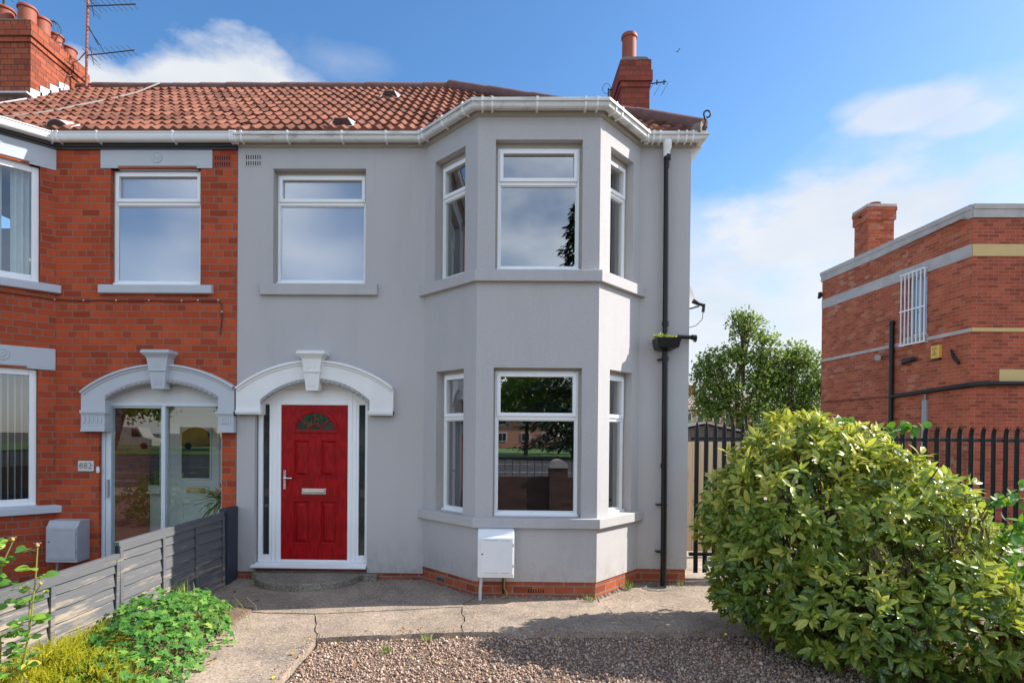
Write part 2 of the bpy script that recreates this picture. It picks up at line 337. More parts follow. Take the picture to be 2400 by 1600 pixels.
M['fallen'] = attr_mat('fallen_leaf', [(0., (.30, .10, .03)), (.5, (.42, .18, .05)), (.8, (.55, .36, .05)), (1., (.75, .55, .04))], .7, .15)
M['pebble'] = attr_mat('gravel_stone', [(0., (.20, .13, .095)), (.5, (.46, .32, .235)), (.85, (.62, .48, .37)), (1., (.80, .72, .62))], .8, 0, .3, bumps=200)
M['twig'] = plain('brown_bark', (.10, .065, .045), .85, .3, 20, 80, .5)
M['stem_green'] = plain('green_yellow_stem', (.26, .26, .05), .5, .25, 12, 80, .2)
M['bud'] = plain('rose_hip', (.50, .36, .10), .5, .35, 60, 80, .2)

def fence_mat():
    m, t, p, o = nt_new('weathered_grey_paint')
    uv = node(t, 'ShaderNodeNewGeometry')
    f = noise(t, 5.5, 7, .7, stretch=(1, .28, 3.5))
    g = node(t, 'ShaderNodeSeparateXYZ'); t.links.new(uv.outputs['Position'], g.inputs[0])
    low = mathn(t, 'MULTIPLY', mathn(t, 'SUBTRACT', .45, g.outputs[2]), .28)           # paint worn off low boards
    near = mathn(t, 'MULTIPLY', mathn(t, 'SUBTRACT', -1.8, g.outputs[1]), .03)
    f2 = mathn(t, 'ADD', mathn(t, 'ADD', f, low), near)
    grain = noise(t, 22, 6, .75, stretch=(1, .06, 2.2))
    c = mixc(t, grain, (.05, .053, .062), (.165, .168, .175))
    c = mixc(t, ramp(t, f2, (.52, 0.), (.64, 1.)), c, mixc(t, grain, (.22, .17, .12), (.42, .35, .27)))
    t.links.new(c, p.inputs['Base Color']); p.inputs['Roughness'].default_value = .8
    bump(t, p, grain, .5, .004); return m
M['fence'] = fence_mat()
def wood_mat(name, a, b):
    m, t, p, o = nt_new(name)
    gr = noise(t, 14, 6, .7, stretch=(2.5, 2.5, .09))
    c = mixc(t, gr, a, b)
    c = mixc(t, mathn(t, 'MULTIPLY', ramp(t, noise(t, 7, 2), (.70, 0.), (.74, 1.)), .6), c, dk(a, .4))
    t.links.new(c, p.inputs['Base Color']); p.inputs['Roughness'].default_value = .75; bump(t, p, gr, .3, .003); return m
M['timber'] = wood_mat('new_pale_timber', (.46, .33, .20), (.66, .52, .35))
M['timber_dark'] = wood_mat('dark_shed_timber', (.06, .05, .045), (.13, .11, .10))

# ------------------------------------------------------------------ mesh helpers
class MB:
    def __init__(s): s.v = []; s.f = []; s.m = []
    def add(s, vs, fs, M4=None, mat=0):
        o = len(s.v)
        for q in vs:
            q = Vector(q)
            if M4 is not None: q = M4 @ q
            s.v.append(q)
        for f in fs: s.f.append([o + i for i in f]); s.m.append(mat)
        return s
    def box(s, x0, x1, y0, y1, z0, z1, M4=None, mat=0):
        vs = [(x0, y0, z0), (x1, y0, z0), (x1, y1, z0), (x0, y1, z0), (x0, y0, z1), (x1, y0, z1), (x1, y1, z1), (x0, y1, z1)]
        return s.add(vs, [(0, 3, 2, 1), (4, 5, 6, 7), (0, 1, 5, 4), (1, 2, 6, 5), (2, 3, 7, 6), (3, 0, 4, 7)], M4, mat)
    def quad(s, a, b, c, d, mat=0): return s.add([a, b, c, d], [(0, 1, 2, 3)], None, mat)
    def prism(s, poly, ax, a, b, M4=None, mat=0):
        """extrude a 2D polygon: ax 'Y' -> poly is (x,z) from y=a to y=b; 'Z' -> (x,y); 'X' -> (y,z)"""
        n = len(poly)
        def mk(p, h): return {'Y': (p[0], h, p[1]), 'Z': (p[0], p[1], h), 'X': (h, p[0], p[1])}[ax]
        vs = [mk(p, a) for p in poly] + [mk(p, b) for p in poly]
        fs = [tuple(range(n)), tuple(range(2 * n - 1, n - 1, -1))] + [(i, i + n, (i + 1) % n + n, (i + 1) % n) for i in range(n)]
        return s.add(vs, fs, M4, mat)
    def tube(s, pts, r, n=8, caps=True, mat=0):
        pts = [Vector(p) for p in pts]; rs = r if isinstance(r, (list, tuple)) else [r] * len(pts)
        o = len(s.v); up = None
        for i, p in enumerate(pts):
            d = (pts[min(i + 1, len(pts) - 1)] - pts[max(i - 1, 0)]).normalized()
            if up is None:
                up = Vector((0, 0, 1)) if abs(d.z) < .9 else Vector((1, 0, 0))
            sd = d.cross(up).normalized(); up = sd.cross(d).normalized()
            for k in range(n):
                a = 2 * math.pi * k / n; s.v.append(p + (sd * math.cos(a) + up * math.sin(a)) * rs[i])
        for i in range(len(pts) - 1):
            for k in range(n):
                s.f.append([o + i * n + k, o + i * n + (k + 1) % n, o + (i + 1) * n + (k + 1) % n, o + (i + 1) * n + k]); s.m.append(mat)
        if caps:
            s.f.append([o + k for k in range(n)][::-1]); s.m.append(mat)
            e = o + (len(pts) - 1) * n; s.f.append([e + k for k in range(n)]); s.m.append(mat)
        return s
    def lathe(s, prof, c, n=20, mat=0, M4=None):
        vs = []; fs = []
        for r, z in prof:
            for k in range(n):
                a = 2 * math.pi * k / n; vs.append((c[0] + r * math.cos(a), c[1] + r * math.sin(a), c[2] + z))
        for i in range(len(prof) - 1):
            for k in range(n): fs.append((i * n + k, i * n + (k + 1) % n, (i + 1) * n + (k + 1) % n, (i + 1) * n + k))
        return s.add(vs, fs, M4, mat)
    def sweep(s, path, prof, closed=True, mat=0):
        """sweep profile [(out,z)] along 2D path, out = right-hand side of travel, mitred"""
        P = [Vector(p) for p in path]; n = len(P); m = len(prof); vs = []
        for i in range(n):
            d0 = (P[i] - P[i - 1]).normalized() if i > 0 else (P[1] - P[0]).normalized()
            d1 = (P[i + 1] - P[i]).normalized() if i < n - 1 else d0
            n0 = Vector((d0.y, -d0.x)); n1 = Vector((d1.y, -d1.x)); b = (n0 + n1).normalized(); b = b / max(.3, b.dot(n0))
            for o, z in prof: vs.append((P[i].x + b.x * o, P[i].y + b.y * o, z))
        fs = []
        for i in range(n - 1):
            for k in range(m if closed else m - 1):
                fs.append((i * m + k, (i + 1) * m + k, (i + 1) * m + (k + 1) % m, i * m + (k + 1) % m))
        if closed: fs.append(tuple(range(m))); fs.append(tuple((n - 1) * m + k for k in range(m))[::-1])
        return s.add(vs, fs, None, mat)
    def build(s, name, mats, parent=None, smooth=False, bevel=0, angle=40, seg=2):
        me = bpy.data.meshes.new(name)
        off = Vector((0, 0, 0))
        if parent is None and s.v:
            xs = [v.x for v in s.v]; ys = [v.y for v in s.v]; zs = [v.z for v in s.v]
            off = Vector(((min(xs) + max(xs)) / 2, (min(ys) + max(ys)) / 2, min(zs)))
        me.from_pydata([tuple(v) for v in s.v], [], s.f)
        if not isinstance(mats, (list, tuple)): mats = [mats]
        for m in mats: me.materials.append(m)
        me.polygons.foreach_set('material_index', s.m)
        bm = bmesh.new(); bm.from_mesh(me); bmesh.ops.recalc_face_normals(bm, faces=bm.faces) if not getattr(s, 'keep', False) else None
        bm.to_mesh(me); bm.free()
        uvl = me.uv_layers.new(name='UVMap')
        for p in me.polygons:
            n = p.normal
            if abs(n.z) < .72:
                h = math.hypot(n.x, n.y) or 1; tx, ty = -n.y / h, n.x / h
                for li in p.loop_indices:
                    v = me.vertices[me.loops[li].vertex_index].co; uvl.data[li].uv = (v.x * tx + v.y * ty + 20, v.z + 10)
            else:
                for li in p.loop_indices:
                    v = me.vertices[me.loops[li].vertex_index].co; uvl.data[li].uv = (v.x + 20, v.y + 20)
        if off.length: me.transform(Matrix.Translation(-off))
        if smooth:
            me.shade_smooth()
            try: me.set_sharp_from_angle(angle=R_(angle))
            except Exception: pass
        o = bpy.data.objects.new(name, me); col.objects.link(o); o.location = off
        if parent is not None:
            o.parent = parent; o.matrix_parent_inverse = parent_inv(parent)
        if bevel:
            b = o.modifiers.new('bevel', 'BEVEL'); b.width = bevel; b.segments = seg; b.limit_method = 'ANGLE'; b.angle_limit = R_(35)
            b.harden_normals = False
        return o
def world_of(o):
    m = Matrix.Translation(o.location)
    return (world_of(o.parent) @ o.matrix_parent_inverse @ m) if o.parent else m
def parent_inv(p): return world_of(p).inverted()
def tag(o, label=None, cat=None, group=None, kind=None):
    if label: o['label'] = label
    if cat: o['category'] = cat
    if group: o['group'] = group
    if kind: o['kind'] = kind
    return o
def thing(name, loc, label, cat, group=None):
    o = bpy.data.objects.new(name, None); col.objects.link(o); o.location = loc; o.empty_display_size = .1
    return tag(o, label, cat, group)
def copy_tree(o, parent=None):
    c = o.copy(); col.objects.link(c)
    if parent is not None: c.parent = parent
    for ch in list(o.children): copy_tree(ch, c)
    return c
def frame(p0, p1):
    """local frame for a wall running p0->p1 (plan): x along, y inward (left of travel), z up"""
    d = Vector((p1[0] - p0[0], p1[1] - p0[1], 0)); L = d.length; d.normalize(); n = Vector((-d.y, d.x, 0))
    return Matrix(((d.x, n.x, 0, p0[0]), (d.y, n.y, 0, p0[1]), (0, 0, 1, 0), (0, 0, 0, 1))), L
def wall(mb, p0, p1, z0, z1, ops=(), dep=.11, mat=0, rmat=None):
    """wall face p0->p1 seen from the right-hand side, with openings (s0,s1,z0,z1) and their reveals"""
    F, L = frame(p0, p1); rmat = mat if rmat is None else rmat
    S = sorted({0, L, *[o[0] for o in ops], *[o[1] for o in ops]}); Z = sorted({z0, z1, *[o[2] for o in ops], *[o[3] for o in ops]})
    S = [s for s in S if -1e-6 <= s <= L + 1e-6]
    for i in range(len(S) - 1):
        for k in range(len(Z) - 1):
            cs, cz = (S[i] + S[i + 1]) / 2, (Z[k] + Z[k + 1]) / 2
            if any(o[0] < cs < o[1] and o[2] < cz < o[3] for o in ops): continue
            mb.add([(S[i], 0, Z[k]), (S[i + 1], 0, Z[k]), (S[i + 1], 0, Z[k + 1]), (S[i], 0, Z[k + 1])], [(0, 1, 2, 3)], F, mat)
    for o in ops:
        a, b, c, d = o[:4]; dd = o[4] if len(o) > 4 else dep
        mb.add([(a, 0, c), (a, dd, c), (a, dd, d), (a, 0, d)], [(0, 1, 2, 3)], F, rmat)
        mb.add([(b, 0, c), (b, 0, d), (b, dd, d), (b, dd, c)], [(0, 1, 2, 3)], F, rmat)
        mb.add([(a, 0, d), (a, dd, d), (b, dd, d), (b, 0, d)], [(0, 1, 2, 3)], F, rmat)
        mb.add([(a, 0, c), (b, 0, c), (b, dd, c), (a, dd, c)], [(0, 1, 2, 3)], F, rmat)

def casement(parent, p0, p1, s0, s1, z0, z1, zt, y, glass, label=None, fw=.03, blind=None):
    """PVC window: fixed light below, top-hung light above; y = set-back from the wall face"""
    F, L = frame(p0, p1)
    T = Matrix.Translation((0, y, 0)); G = F @ T
    b = MB(); d = .07
    b.box(s0, s0 + fw, 0, d, z0, z1, G); b.box(s1 - fw, s1, 0, d, z0, z1, G)
    b.box(s0 + fw, s1 - fw, 0, d, z1 - fw, z1, G); b.box(s0 + fw, s1 - fw, 0, d, z0, z0 + .035, G)
    b.box(s0 + fw, s1 - fw, 0, d, zt - .024, zt + .024, G)
    # glazing bead round lower light
    def ring(a, c, e, f, wd, y0, y1):
        b.box(a, a + wd, y0, y1, e, f, G); b.box(c - wd, c, y0, y1, e, f, G)
        b.box(a + wd, c - wd, y0, y1, f - wd, f, G); b.box(a + wd, c - wd, y0, y1, e, e + wd, G)
    ring(s0 + fw, s1 - fw, z0 + .035, zt - .024, .012, .012, .06)
    # opening light, proud of the frame
    ring(s0 + fw - .008, s1 - fw + .008, zt + .016, z1 - fw + .008, .042, -.018, .05)
    b.box(s0 - .006, s1 + .006, -.03, .004, z0 - .012, z0 + .012, G)
    wn_ = b.build('window', M['upvc'], parent, bevel=.004)
    if label: wn_['label'] = label
    s = MB()
    for (a, c) in ((s0 - .045, s0 - .001), (s1 + .001, s1 + .045)): s.box(a, c, .006, .03, z0 - .03, z1 + .06, G)
    s.box(s0 - .001, s1 + .001, .006, .03, z1 + .001, z1 + .06, G); s.build('sealant', M['seal'], wn_)
    for (a, c, e, f) in ((s0 + fw + .011, s1 - fw - .011, z0 + .046, zt - .035), (s0 + fw + .033, s1 - fw - .033, zt + .057, z1 - fw - .033)):
        g = MB(); g.add([(a, .028, e), (c, .028, e), (c, .028, f), (a, .028, f)], [(0, 1, 2, 3)], G); g.build('pane', glass, wn_)
    return wn_

# ------------------------------------------------------------------ plan of the houses
XL = -3.316; A = (-.926, 0); B = (-.24, -.729); C = (1.152, -.729); E_ = (1.786, 0); XR = 2.411; BACK = 7.9
ZC = 5.485; ZP = .193; ZG = 5.62
house = thing('terraced_house', (0, 1, 0), 'grey rendered end terrace house with red front door and angled two storey bay', 'house')
wl = MB()
ab_up = (.203, .780, 3.75, 5.235); ab_lo = (.257, .781, .925, 2.64)
ce_up = (.229, .778, 3.75, 5.235); ce_lo = (.254, .790, .925, 2.645)
f_up = (.204, 1.192, 3.75, 5.225); f_lo = (.200, 1.208, .925, 2.637)
hall = (XL * -1 - 2.862, XL * -1 - 1.683, 3.762, 5.222); doorop = (-3.085 - XL, -1.64 - XL, .10, 2.53, .125)
wall(wl, (XL, 0), A, ZP, 5.6, [hall, doorop])
wall(wl, A, B, ZP, 5.6, [ab_up, ab_lo]); wall(wl, B, C, ZP, 5.6, [f_up, f_lo]); wall(wl, C, E_, ZP, 5.6, [ce_up, ce_lo])
wall(wl, E_, (XR, 0), ZP, 5.6); wall(wl, (XR, 0), (XR, BACK), ZP, 5.6); wall(wl, (XR, BACK), (XL, BACK), 0, 5.6)
path_g = [(XL + .002, 0), A, B, C, E_, (XR, 0), (XR, BACK)]
# underside of the render where it stops above the brick
wl.sweep([(-1.64, 0)] + path_g[1:], [(0, ZP), (-.02, ZP)], closed=False); wl.sweep([(XL + .002, 0), (-3.085, 0)], [(0, ZP), (-.02, ZP)], closed=False)
wl.build('wall', M['render'], house)
pl = MB()
def offp(path, o):
    P = [Vector(p) for p in path]; out = []
    for i in range(len(P)):
        d0 = (P[i] - P[i - 1]).normalized() if i > 0 else (P[1] - P[0]).normalized(); d1 = (P[i + 1] - P[i]).normalized() if i < len(P) - 1 else d0
        n0 = Vector((d0.y, -d0.x)); n1 = Vector((d1.y, -d1.x)); b = (n0 + n1).normalized(); b /= max(.3, b.dot(n0)); out.append((P[i].x + b.x * o, P[i].y + b.y * o))
    return out
pin = offp(path_g, -.014)
for i in range(len(pin) - 1):
    if i == 0:
        wall(pl, pin[0], (-3.09, .014), -.1, ZP + .01); wall(pl, (-1.64, .014), pin[1], -.1, ZP + .01); wall(pl, (-3.09, .06), (-1.64, .06), -.1, .155)
    else: wall(pl, pin[i], pin[i + 1], -.1, ZP + .01)
pl.build('brick_plinth', M['brick_plinth'], house)
# rough mortar and rubble where the brick base meets the path
mo = MB()
def rubble(path, n, seed):
    r = random.Random(seed)
    P = [Vector(p) for p in path]
    for i in range(len(P) - 1):
        L = (P[i + 1] - P[i]).length; d = (P[i + 1] - P[i]) / L; nn = Vector((d.y, -d.x))
        k = int(n * L)
        for j in range(k):
            q = P[i] + d * (r.random() * L) + nn * r.uniform(0, .035)
            s = r.uniform(.008, .028); vs = []
            for ph in range(3):
                z = (0.0, .6, 1.0)[ph] * s * 1.1; rr = (1., .85, .4)[ph] * s
                for a in range(6): vs.append((q.x + rr * math.cos(a * 1.047) * r.uniform(.7, 1.3), q.y + rr * math.sin(a * 1.047) * r.uniform(.6, 1.1), z * r.uniform(.8, 1.2) + .0))
            fs = [(p * 6 + a, p * 6 + (a + 1) % 6, (p + 1) * 6 + (a + 1) % 6, (p + 1) * 6 + a) for p in range(2) for a in range(6)] + [tuple(range(12, 18))]
            mo.add(vs, fs)
rubble([(-1.45, 0)] + pin[1:6], 60, 3); rubble([(XL, 0), (-3.1, 0)], 40, 4)
mo.sweep([(-1.5, .0)] + pin[1:6], [(0.012, 0), (.04, -.005), (.02, .010), (-.01, .016), (-.02, 0)])
mo.build('mortar_fillet', M['mortar'], house, smooth=True)
# cornice below the gutter
co = MB(); co.sweep(path_g, [(-.01, 5.484), (.016, 5.484), (.018, 5.500), (.034, 5.512), (.036, 5.535), (.05, 5.548), (.05, 5.60), (-.01, 5.60)])
co.build('cornice', plain('weathered_cornice', (.40, .385, .36), .85, .15, 4, 90, .4, fine=.1), house)
so = MB(); so.sweep(path_g[:-1] + [(XR, BACK)], [(.05, 5.575), (.17, 5.575), (.17, 5.59), (.05, 5.59)]); so.build('soffit', M['upvc_dirty'], house)

# sills
def sill(parent, path, zt, zb, out, m, name='sill', sl=.012, bevel=.006):
    s = MB(); s.sweep(path, [(-.11, zt + sl), (out, zt - .002), (out, zb), (-.02, zb)]); return s.build(name, m, parent, bevel=bevel)
sill(house, [(-.98, .055 - .0), B, C, (1.84, .055)], 3.742, 3.610, .055, M['render'])
sill(house, [(-.98, .055), B, C, (1.84, .055)], .924, .812, .055, M['render'])
sill(house, [(-3.014, 0), (-1.523, 0)], 3.760, 3.617, .052, M['render'])
# windows
casement(house, (XL, 0), A, hall[0] + .022, hall[1] - .006, 3.795, 5.178, 4.815, .10, M['glass_obscure'], 'two-light window of obscured glass above the front door')
casement(house, B, C, .228, 1.168, 3.772, 5.165, 4.765, .09, M['glass_up'], 'front upper bay window')
casement(house, A, B, ab_up[0] + .03, ab_up[1] - .01, 3.772, 5.17, 4.765, .10, M['glass_up'], 'narrow upper left bay window')
casement(house, C, E_, ce_up[0] + .01, ce_up[1] - .03, 3.772, 5.17, 4.765, .10, M['glass_up'], 'narrow upper right bay window')
casement(house, B, C, .218, 1.178, .945, 2.605, 2.068, .09, M['glass'], 'front lower bay window')
casement(house, A, B, ab_lo[0] + .03, ab_lo[1] - .01, .945, 2.60, 2.068, .10, M['glass'], 'narrow lower left bay window')
casement(house, C, E_, ce_lo[0] + .01, ce_lo[1] - .03, .945, 2.60, 2.068, .10, M['glass'], 'narrow lower right bay window')
# rooms behind the glass
rm = MB()
for (z0, z1) in ((.22, 2.82), (3.05, 5.5)):
    x0, x1, y1 = -1.05, 2.36, 4.0
    rm.quad((x0, y1, z0), (x1, y1, z0), (x1, y1, z1), (x0, y1, z1)); rm.quad((x0, .3, z0), (x0, y1, z0), (x0, y1, z1), (x0, .3, z1)); rm.quad((x1, 0.1, z0), (x1, y1, z0), (x1, y1, z1), (x1, 0.1, z1))
    pg = [(x0, .05), (-.88, .05), (-.205, -.67), (1.115, -.67), (1.74, .05), (x1, .05), (x1, y1), (x0, y1)]
    rm.add([(p[0], p[1], z1) for p in pg], [tuple(range(8))]); rm.add([(p[0], p[1], z0) for p in pg], [tuple(range(8))], mat=1)
rm.quad((XL, .9, 3.05), (-1.05, .9, 3.05), (-1.05, .9, 5.5), (XL, .9, 5.5)); rm.quad((XL, 1.2, 0.2), (-1.05, 1.2, 0.2), (-1.05, 1.2, 2.6), (XL, 1.2, 2.6))
rm.build('room_lining', [M['interior'], M['interior_dark']], house)

iw_ = MB(); Pin = offp(path_g, -.24)
for i, ops in ((1, [ab_up, ab_lo]), (2, [f_up, f_lo]), (3, [ce_up, ce_lo])):
    Fo, Lo = frame(path_g[i], path_g[i + 1]); dv_ = Vector((path_g[i + 1][0] - path_g[i][0], path_g[i + 1][1] - path_g[i][1])).normalized(); sh_ = (Vector(path_g[i]) - Vector(Pin[i])).dot(dv_)
    Li = (Vector(Pin[i + 1]) - Vector(Pin[i])).length
    wall(iw_, Pin[i], Pin[i + 1], .22, 5.5, [(max(.005, o[0] + sh_ + .03), min(Li - .005, o[1] + sh_ - .03), o[2] + .03, o[3] - .03) for o in ops], dep=-.075)
iw_.build('inner_wall', M['interior'], house)
# front door set ------------------------------------------------------------
DF = Matrix.Translation((0, 0, 0))
fr = MB(); y0, y1 = .075, .15
fr.box(-3.070, -3.012, y0, y1, .205, 2.40); fr.box(-2.925, -2.775, y0, y1, .205, 2.40); fr.box(-1.912, -1.770, y0, y1, .205, 2.40); fr.box(-1.688, -1.652, y0, y1, .205, 2.40)
fr.box(-2.775, -1.912, y0, y1, 2.232, 2.40); fr.box(-2.775, -1.912, y0, y1, .205, .240)
for a, b in ((-3.012, -2.925), (-1.770, -1.688)): fr.box(a, b, y0, y1, 2.236, 2.40); fr.box(a, b, y0, y1, .205, .30)
for x in (-2.888, -2.832, -1.862, -1.81): fr.box(x, x + .012, y0 - .008, y0, .215, 2.39)
fr.box(-3.07, -1.652, y0 + .01, y1, 2.401, 2.53); fr.box(-3.07, -1.652, y0 - .012, y0 + .009, 2.395, 2.418)
doorframe = fr.build('door_frame', M['upvc'], house, bevel=.004)
cb = MB(); cb.prism([(-.05, .155), (-.05, .178), (.075, .203), (.16, .203), (.16, .155)], 'X', -3.12, -1.645); cb.build('cill', M['upvc'], doorframe, bevel=.003)
for a, b in ((-3.012, -2.925), (-1.770, -1.688)):
    g = MB(); g.quad((a, .11, .30), (b, .11, .30), (b, .11, 2.236), (a, .11, 2.236)); g.build('pane', M['glass_dark'], doorframe)
dl = MB(); dy = .088
x0, x1, z0, z1 = -2.772, -1.915, .242, 2.230
# door slab with recessed moulded panels
pan = [(-2.615, -2.405, 1.30, 1.78), (-2.265, -2.055, 1.30, 1.78), (-2.615, -2.405, .44, 1.00), (-2.265, -2.055, .44, 1.00)]
S = sorted({x0, x1, *[p[0] for p in pan], *[p[1] for p in pan]}); Z = sorted({z0, z1, *[p[2] for p in pan], *[p[3] for p in pan]})
for i in range(len(S) - 1):
    for k in range(len(Z) - 1):
        cs, cz = (S[i] + S[i + 1]) / 2, (Z[k] + Z[k + 1]) / 2
        if any(p[0] < cs < p[1] and p[2] < cz < p[3] for p in pan): continue
        dl.quad((S[i], dy, Z[k]), (S[i + 1], dy, Z[k]), (S[i + 1], dy, Z[k + 1]), (S[i], dy, Z[k + 1]))
for a, b, c, d in pan:
    rings = [(0, dy), (.006, dy - .006), (.014, dy - .004), (.022, dy + .012), (.034, dy + .012), (.058, dy - .004), (.062, dy - .005)]
    for (o1, h1), (o2, h2) in zip(rings[:-1], rings[1:]):
        q1 = [(a + o1, h1, c + o1), (b - o1, h1, c + o1), (b - o1, h1, d - o1), (a + o1, h1, d - o1)]; q2 = [(a + o2, h2, c + o2), (b - o2, h2, c + o2), (b - o2, h2, d - o2), (a + o2, h2, d - o2)]
        for k in range(4): dl.quad(q1[k], q1[(k + 1) % 4], q2[(k + 1) % 4], q2[k])
    o, h = rings[-1]; dl.quad((a + o, h, c + o), (b - o, h, c + o), (b - o, h, d - o), (a + o, h, d - o))
dl.quad((x0, dy, z0), (x0, dy + .04, z0), (x0, dy + .04, z1), (x0, dy, z1))
dl.box(-2.64, -2.03, dy - .006, dy - .0005, 1.045, 1.265)   # lock rail
doorleaf = dl.build('door', M['door_red'], house)
doorleaf['label'] = 'red woodgrain panelled front door'
# fanlight: half-round glass with red surround and bars
fx, fz, fr_ = -2.335, 1.905, .262
fg = MB(); n = 24
fg.add([(fx, dy - .004, fz)] + [(fx + fr_ * math.cos(math.pi * k / n), dy - .004, fz + fr_ * .93 * math.sin(math.pi * k / n)) for k in range(n + 1)], [(0, k + 1, k + 2) for k in range(n)])
fg.build('fanlight', glass_mat('fanlight_glass', 1.7, body=.85, bodyc=(.02, .05, .04)), doorleaf)
fs_ = MB()
def arcband(mb, r0, r1, ya, yb, sq=.93):
    for k in range(n):
        a, b = math.pi * k / n, math.pi * (k + 1) / n
        p = lambda r, t, y: (fx + r * math.cos(t), y, fz + r * sq * math.sin(t))
        mb.add([p(r0, a, ya), p(r0, b, ya), p(r1, b, ya), p(r1, a, ya), p(r0, a, yb), p(r0, b, yb), p(r1, b, yb), p(r1, a, yb)], [(0, 1, 2, 3), (0, 4, 5, 1), (3, 2, 6, 7)])
arcband(fs_, .255, .295, dy - .018, dy); arcband(fs_, .24, .256, dy - .010, dy)
arcband(fs_, .075, .095, dy - .010, dy)
fs_.box(fx - .295, fx + .295, dy - .018, dy, fz - .028, fz + .004)
for t_ in (38, 90, 142):
    a = R_(t_); dx, dz = math.cos(a), math.sin(a) * .93; nx, nz_ = -dz * .009, dx * .009
    p = [(fx + .09 * dx + nx, fz + .09 * dz + nz_), (fx + .245 * dx + nx, fz + .245 * dz + nz_), (fx + .245 * dx - nx, fz + .245 * dz - nz_), (fx + .09 * dx - nx, fz + .09 * dz - nz_)]
    fs_.prism(p, 'Y', dy - .010, dy - .001)
fs_.build('fanlight_surround', M['door_red'], doorleaf, bevel=.002)
hd = MB(); hd.box(-2.742, -2.712, dy - .012, dy, 1.145, 1.39); hd.tube([(-2.727, dy - .01, 1.292), (-2.727, dy - .05, 1.292), (-2.62, dy - .05, 1.29)], .010, 10); hd.lathe([(0, 0), (.012, 0), (.012, .01), (0, .01)], (0, 0, 0), 12, M4=Matrix.Translation((-2.727, dy - .01, 1.19)) @ Matrix.Rotation(R_(90), 4, 'X'))
hd.build('handle', M['chrome'], doorleaf, smooth=True, bevel=.003)
lb = MB(); lb.box(-2.503, -2.188, dy - .016, dy - .006, 1.082, 1.156); lb.box(-2.480, -2.211, dy - .024, dy - .016, 1.098, 1.132); lb.build('letterbox', M['chrome'], doorleaf, bevel=.004)

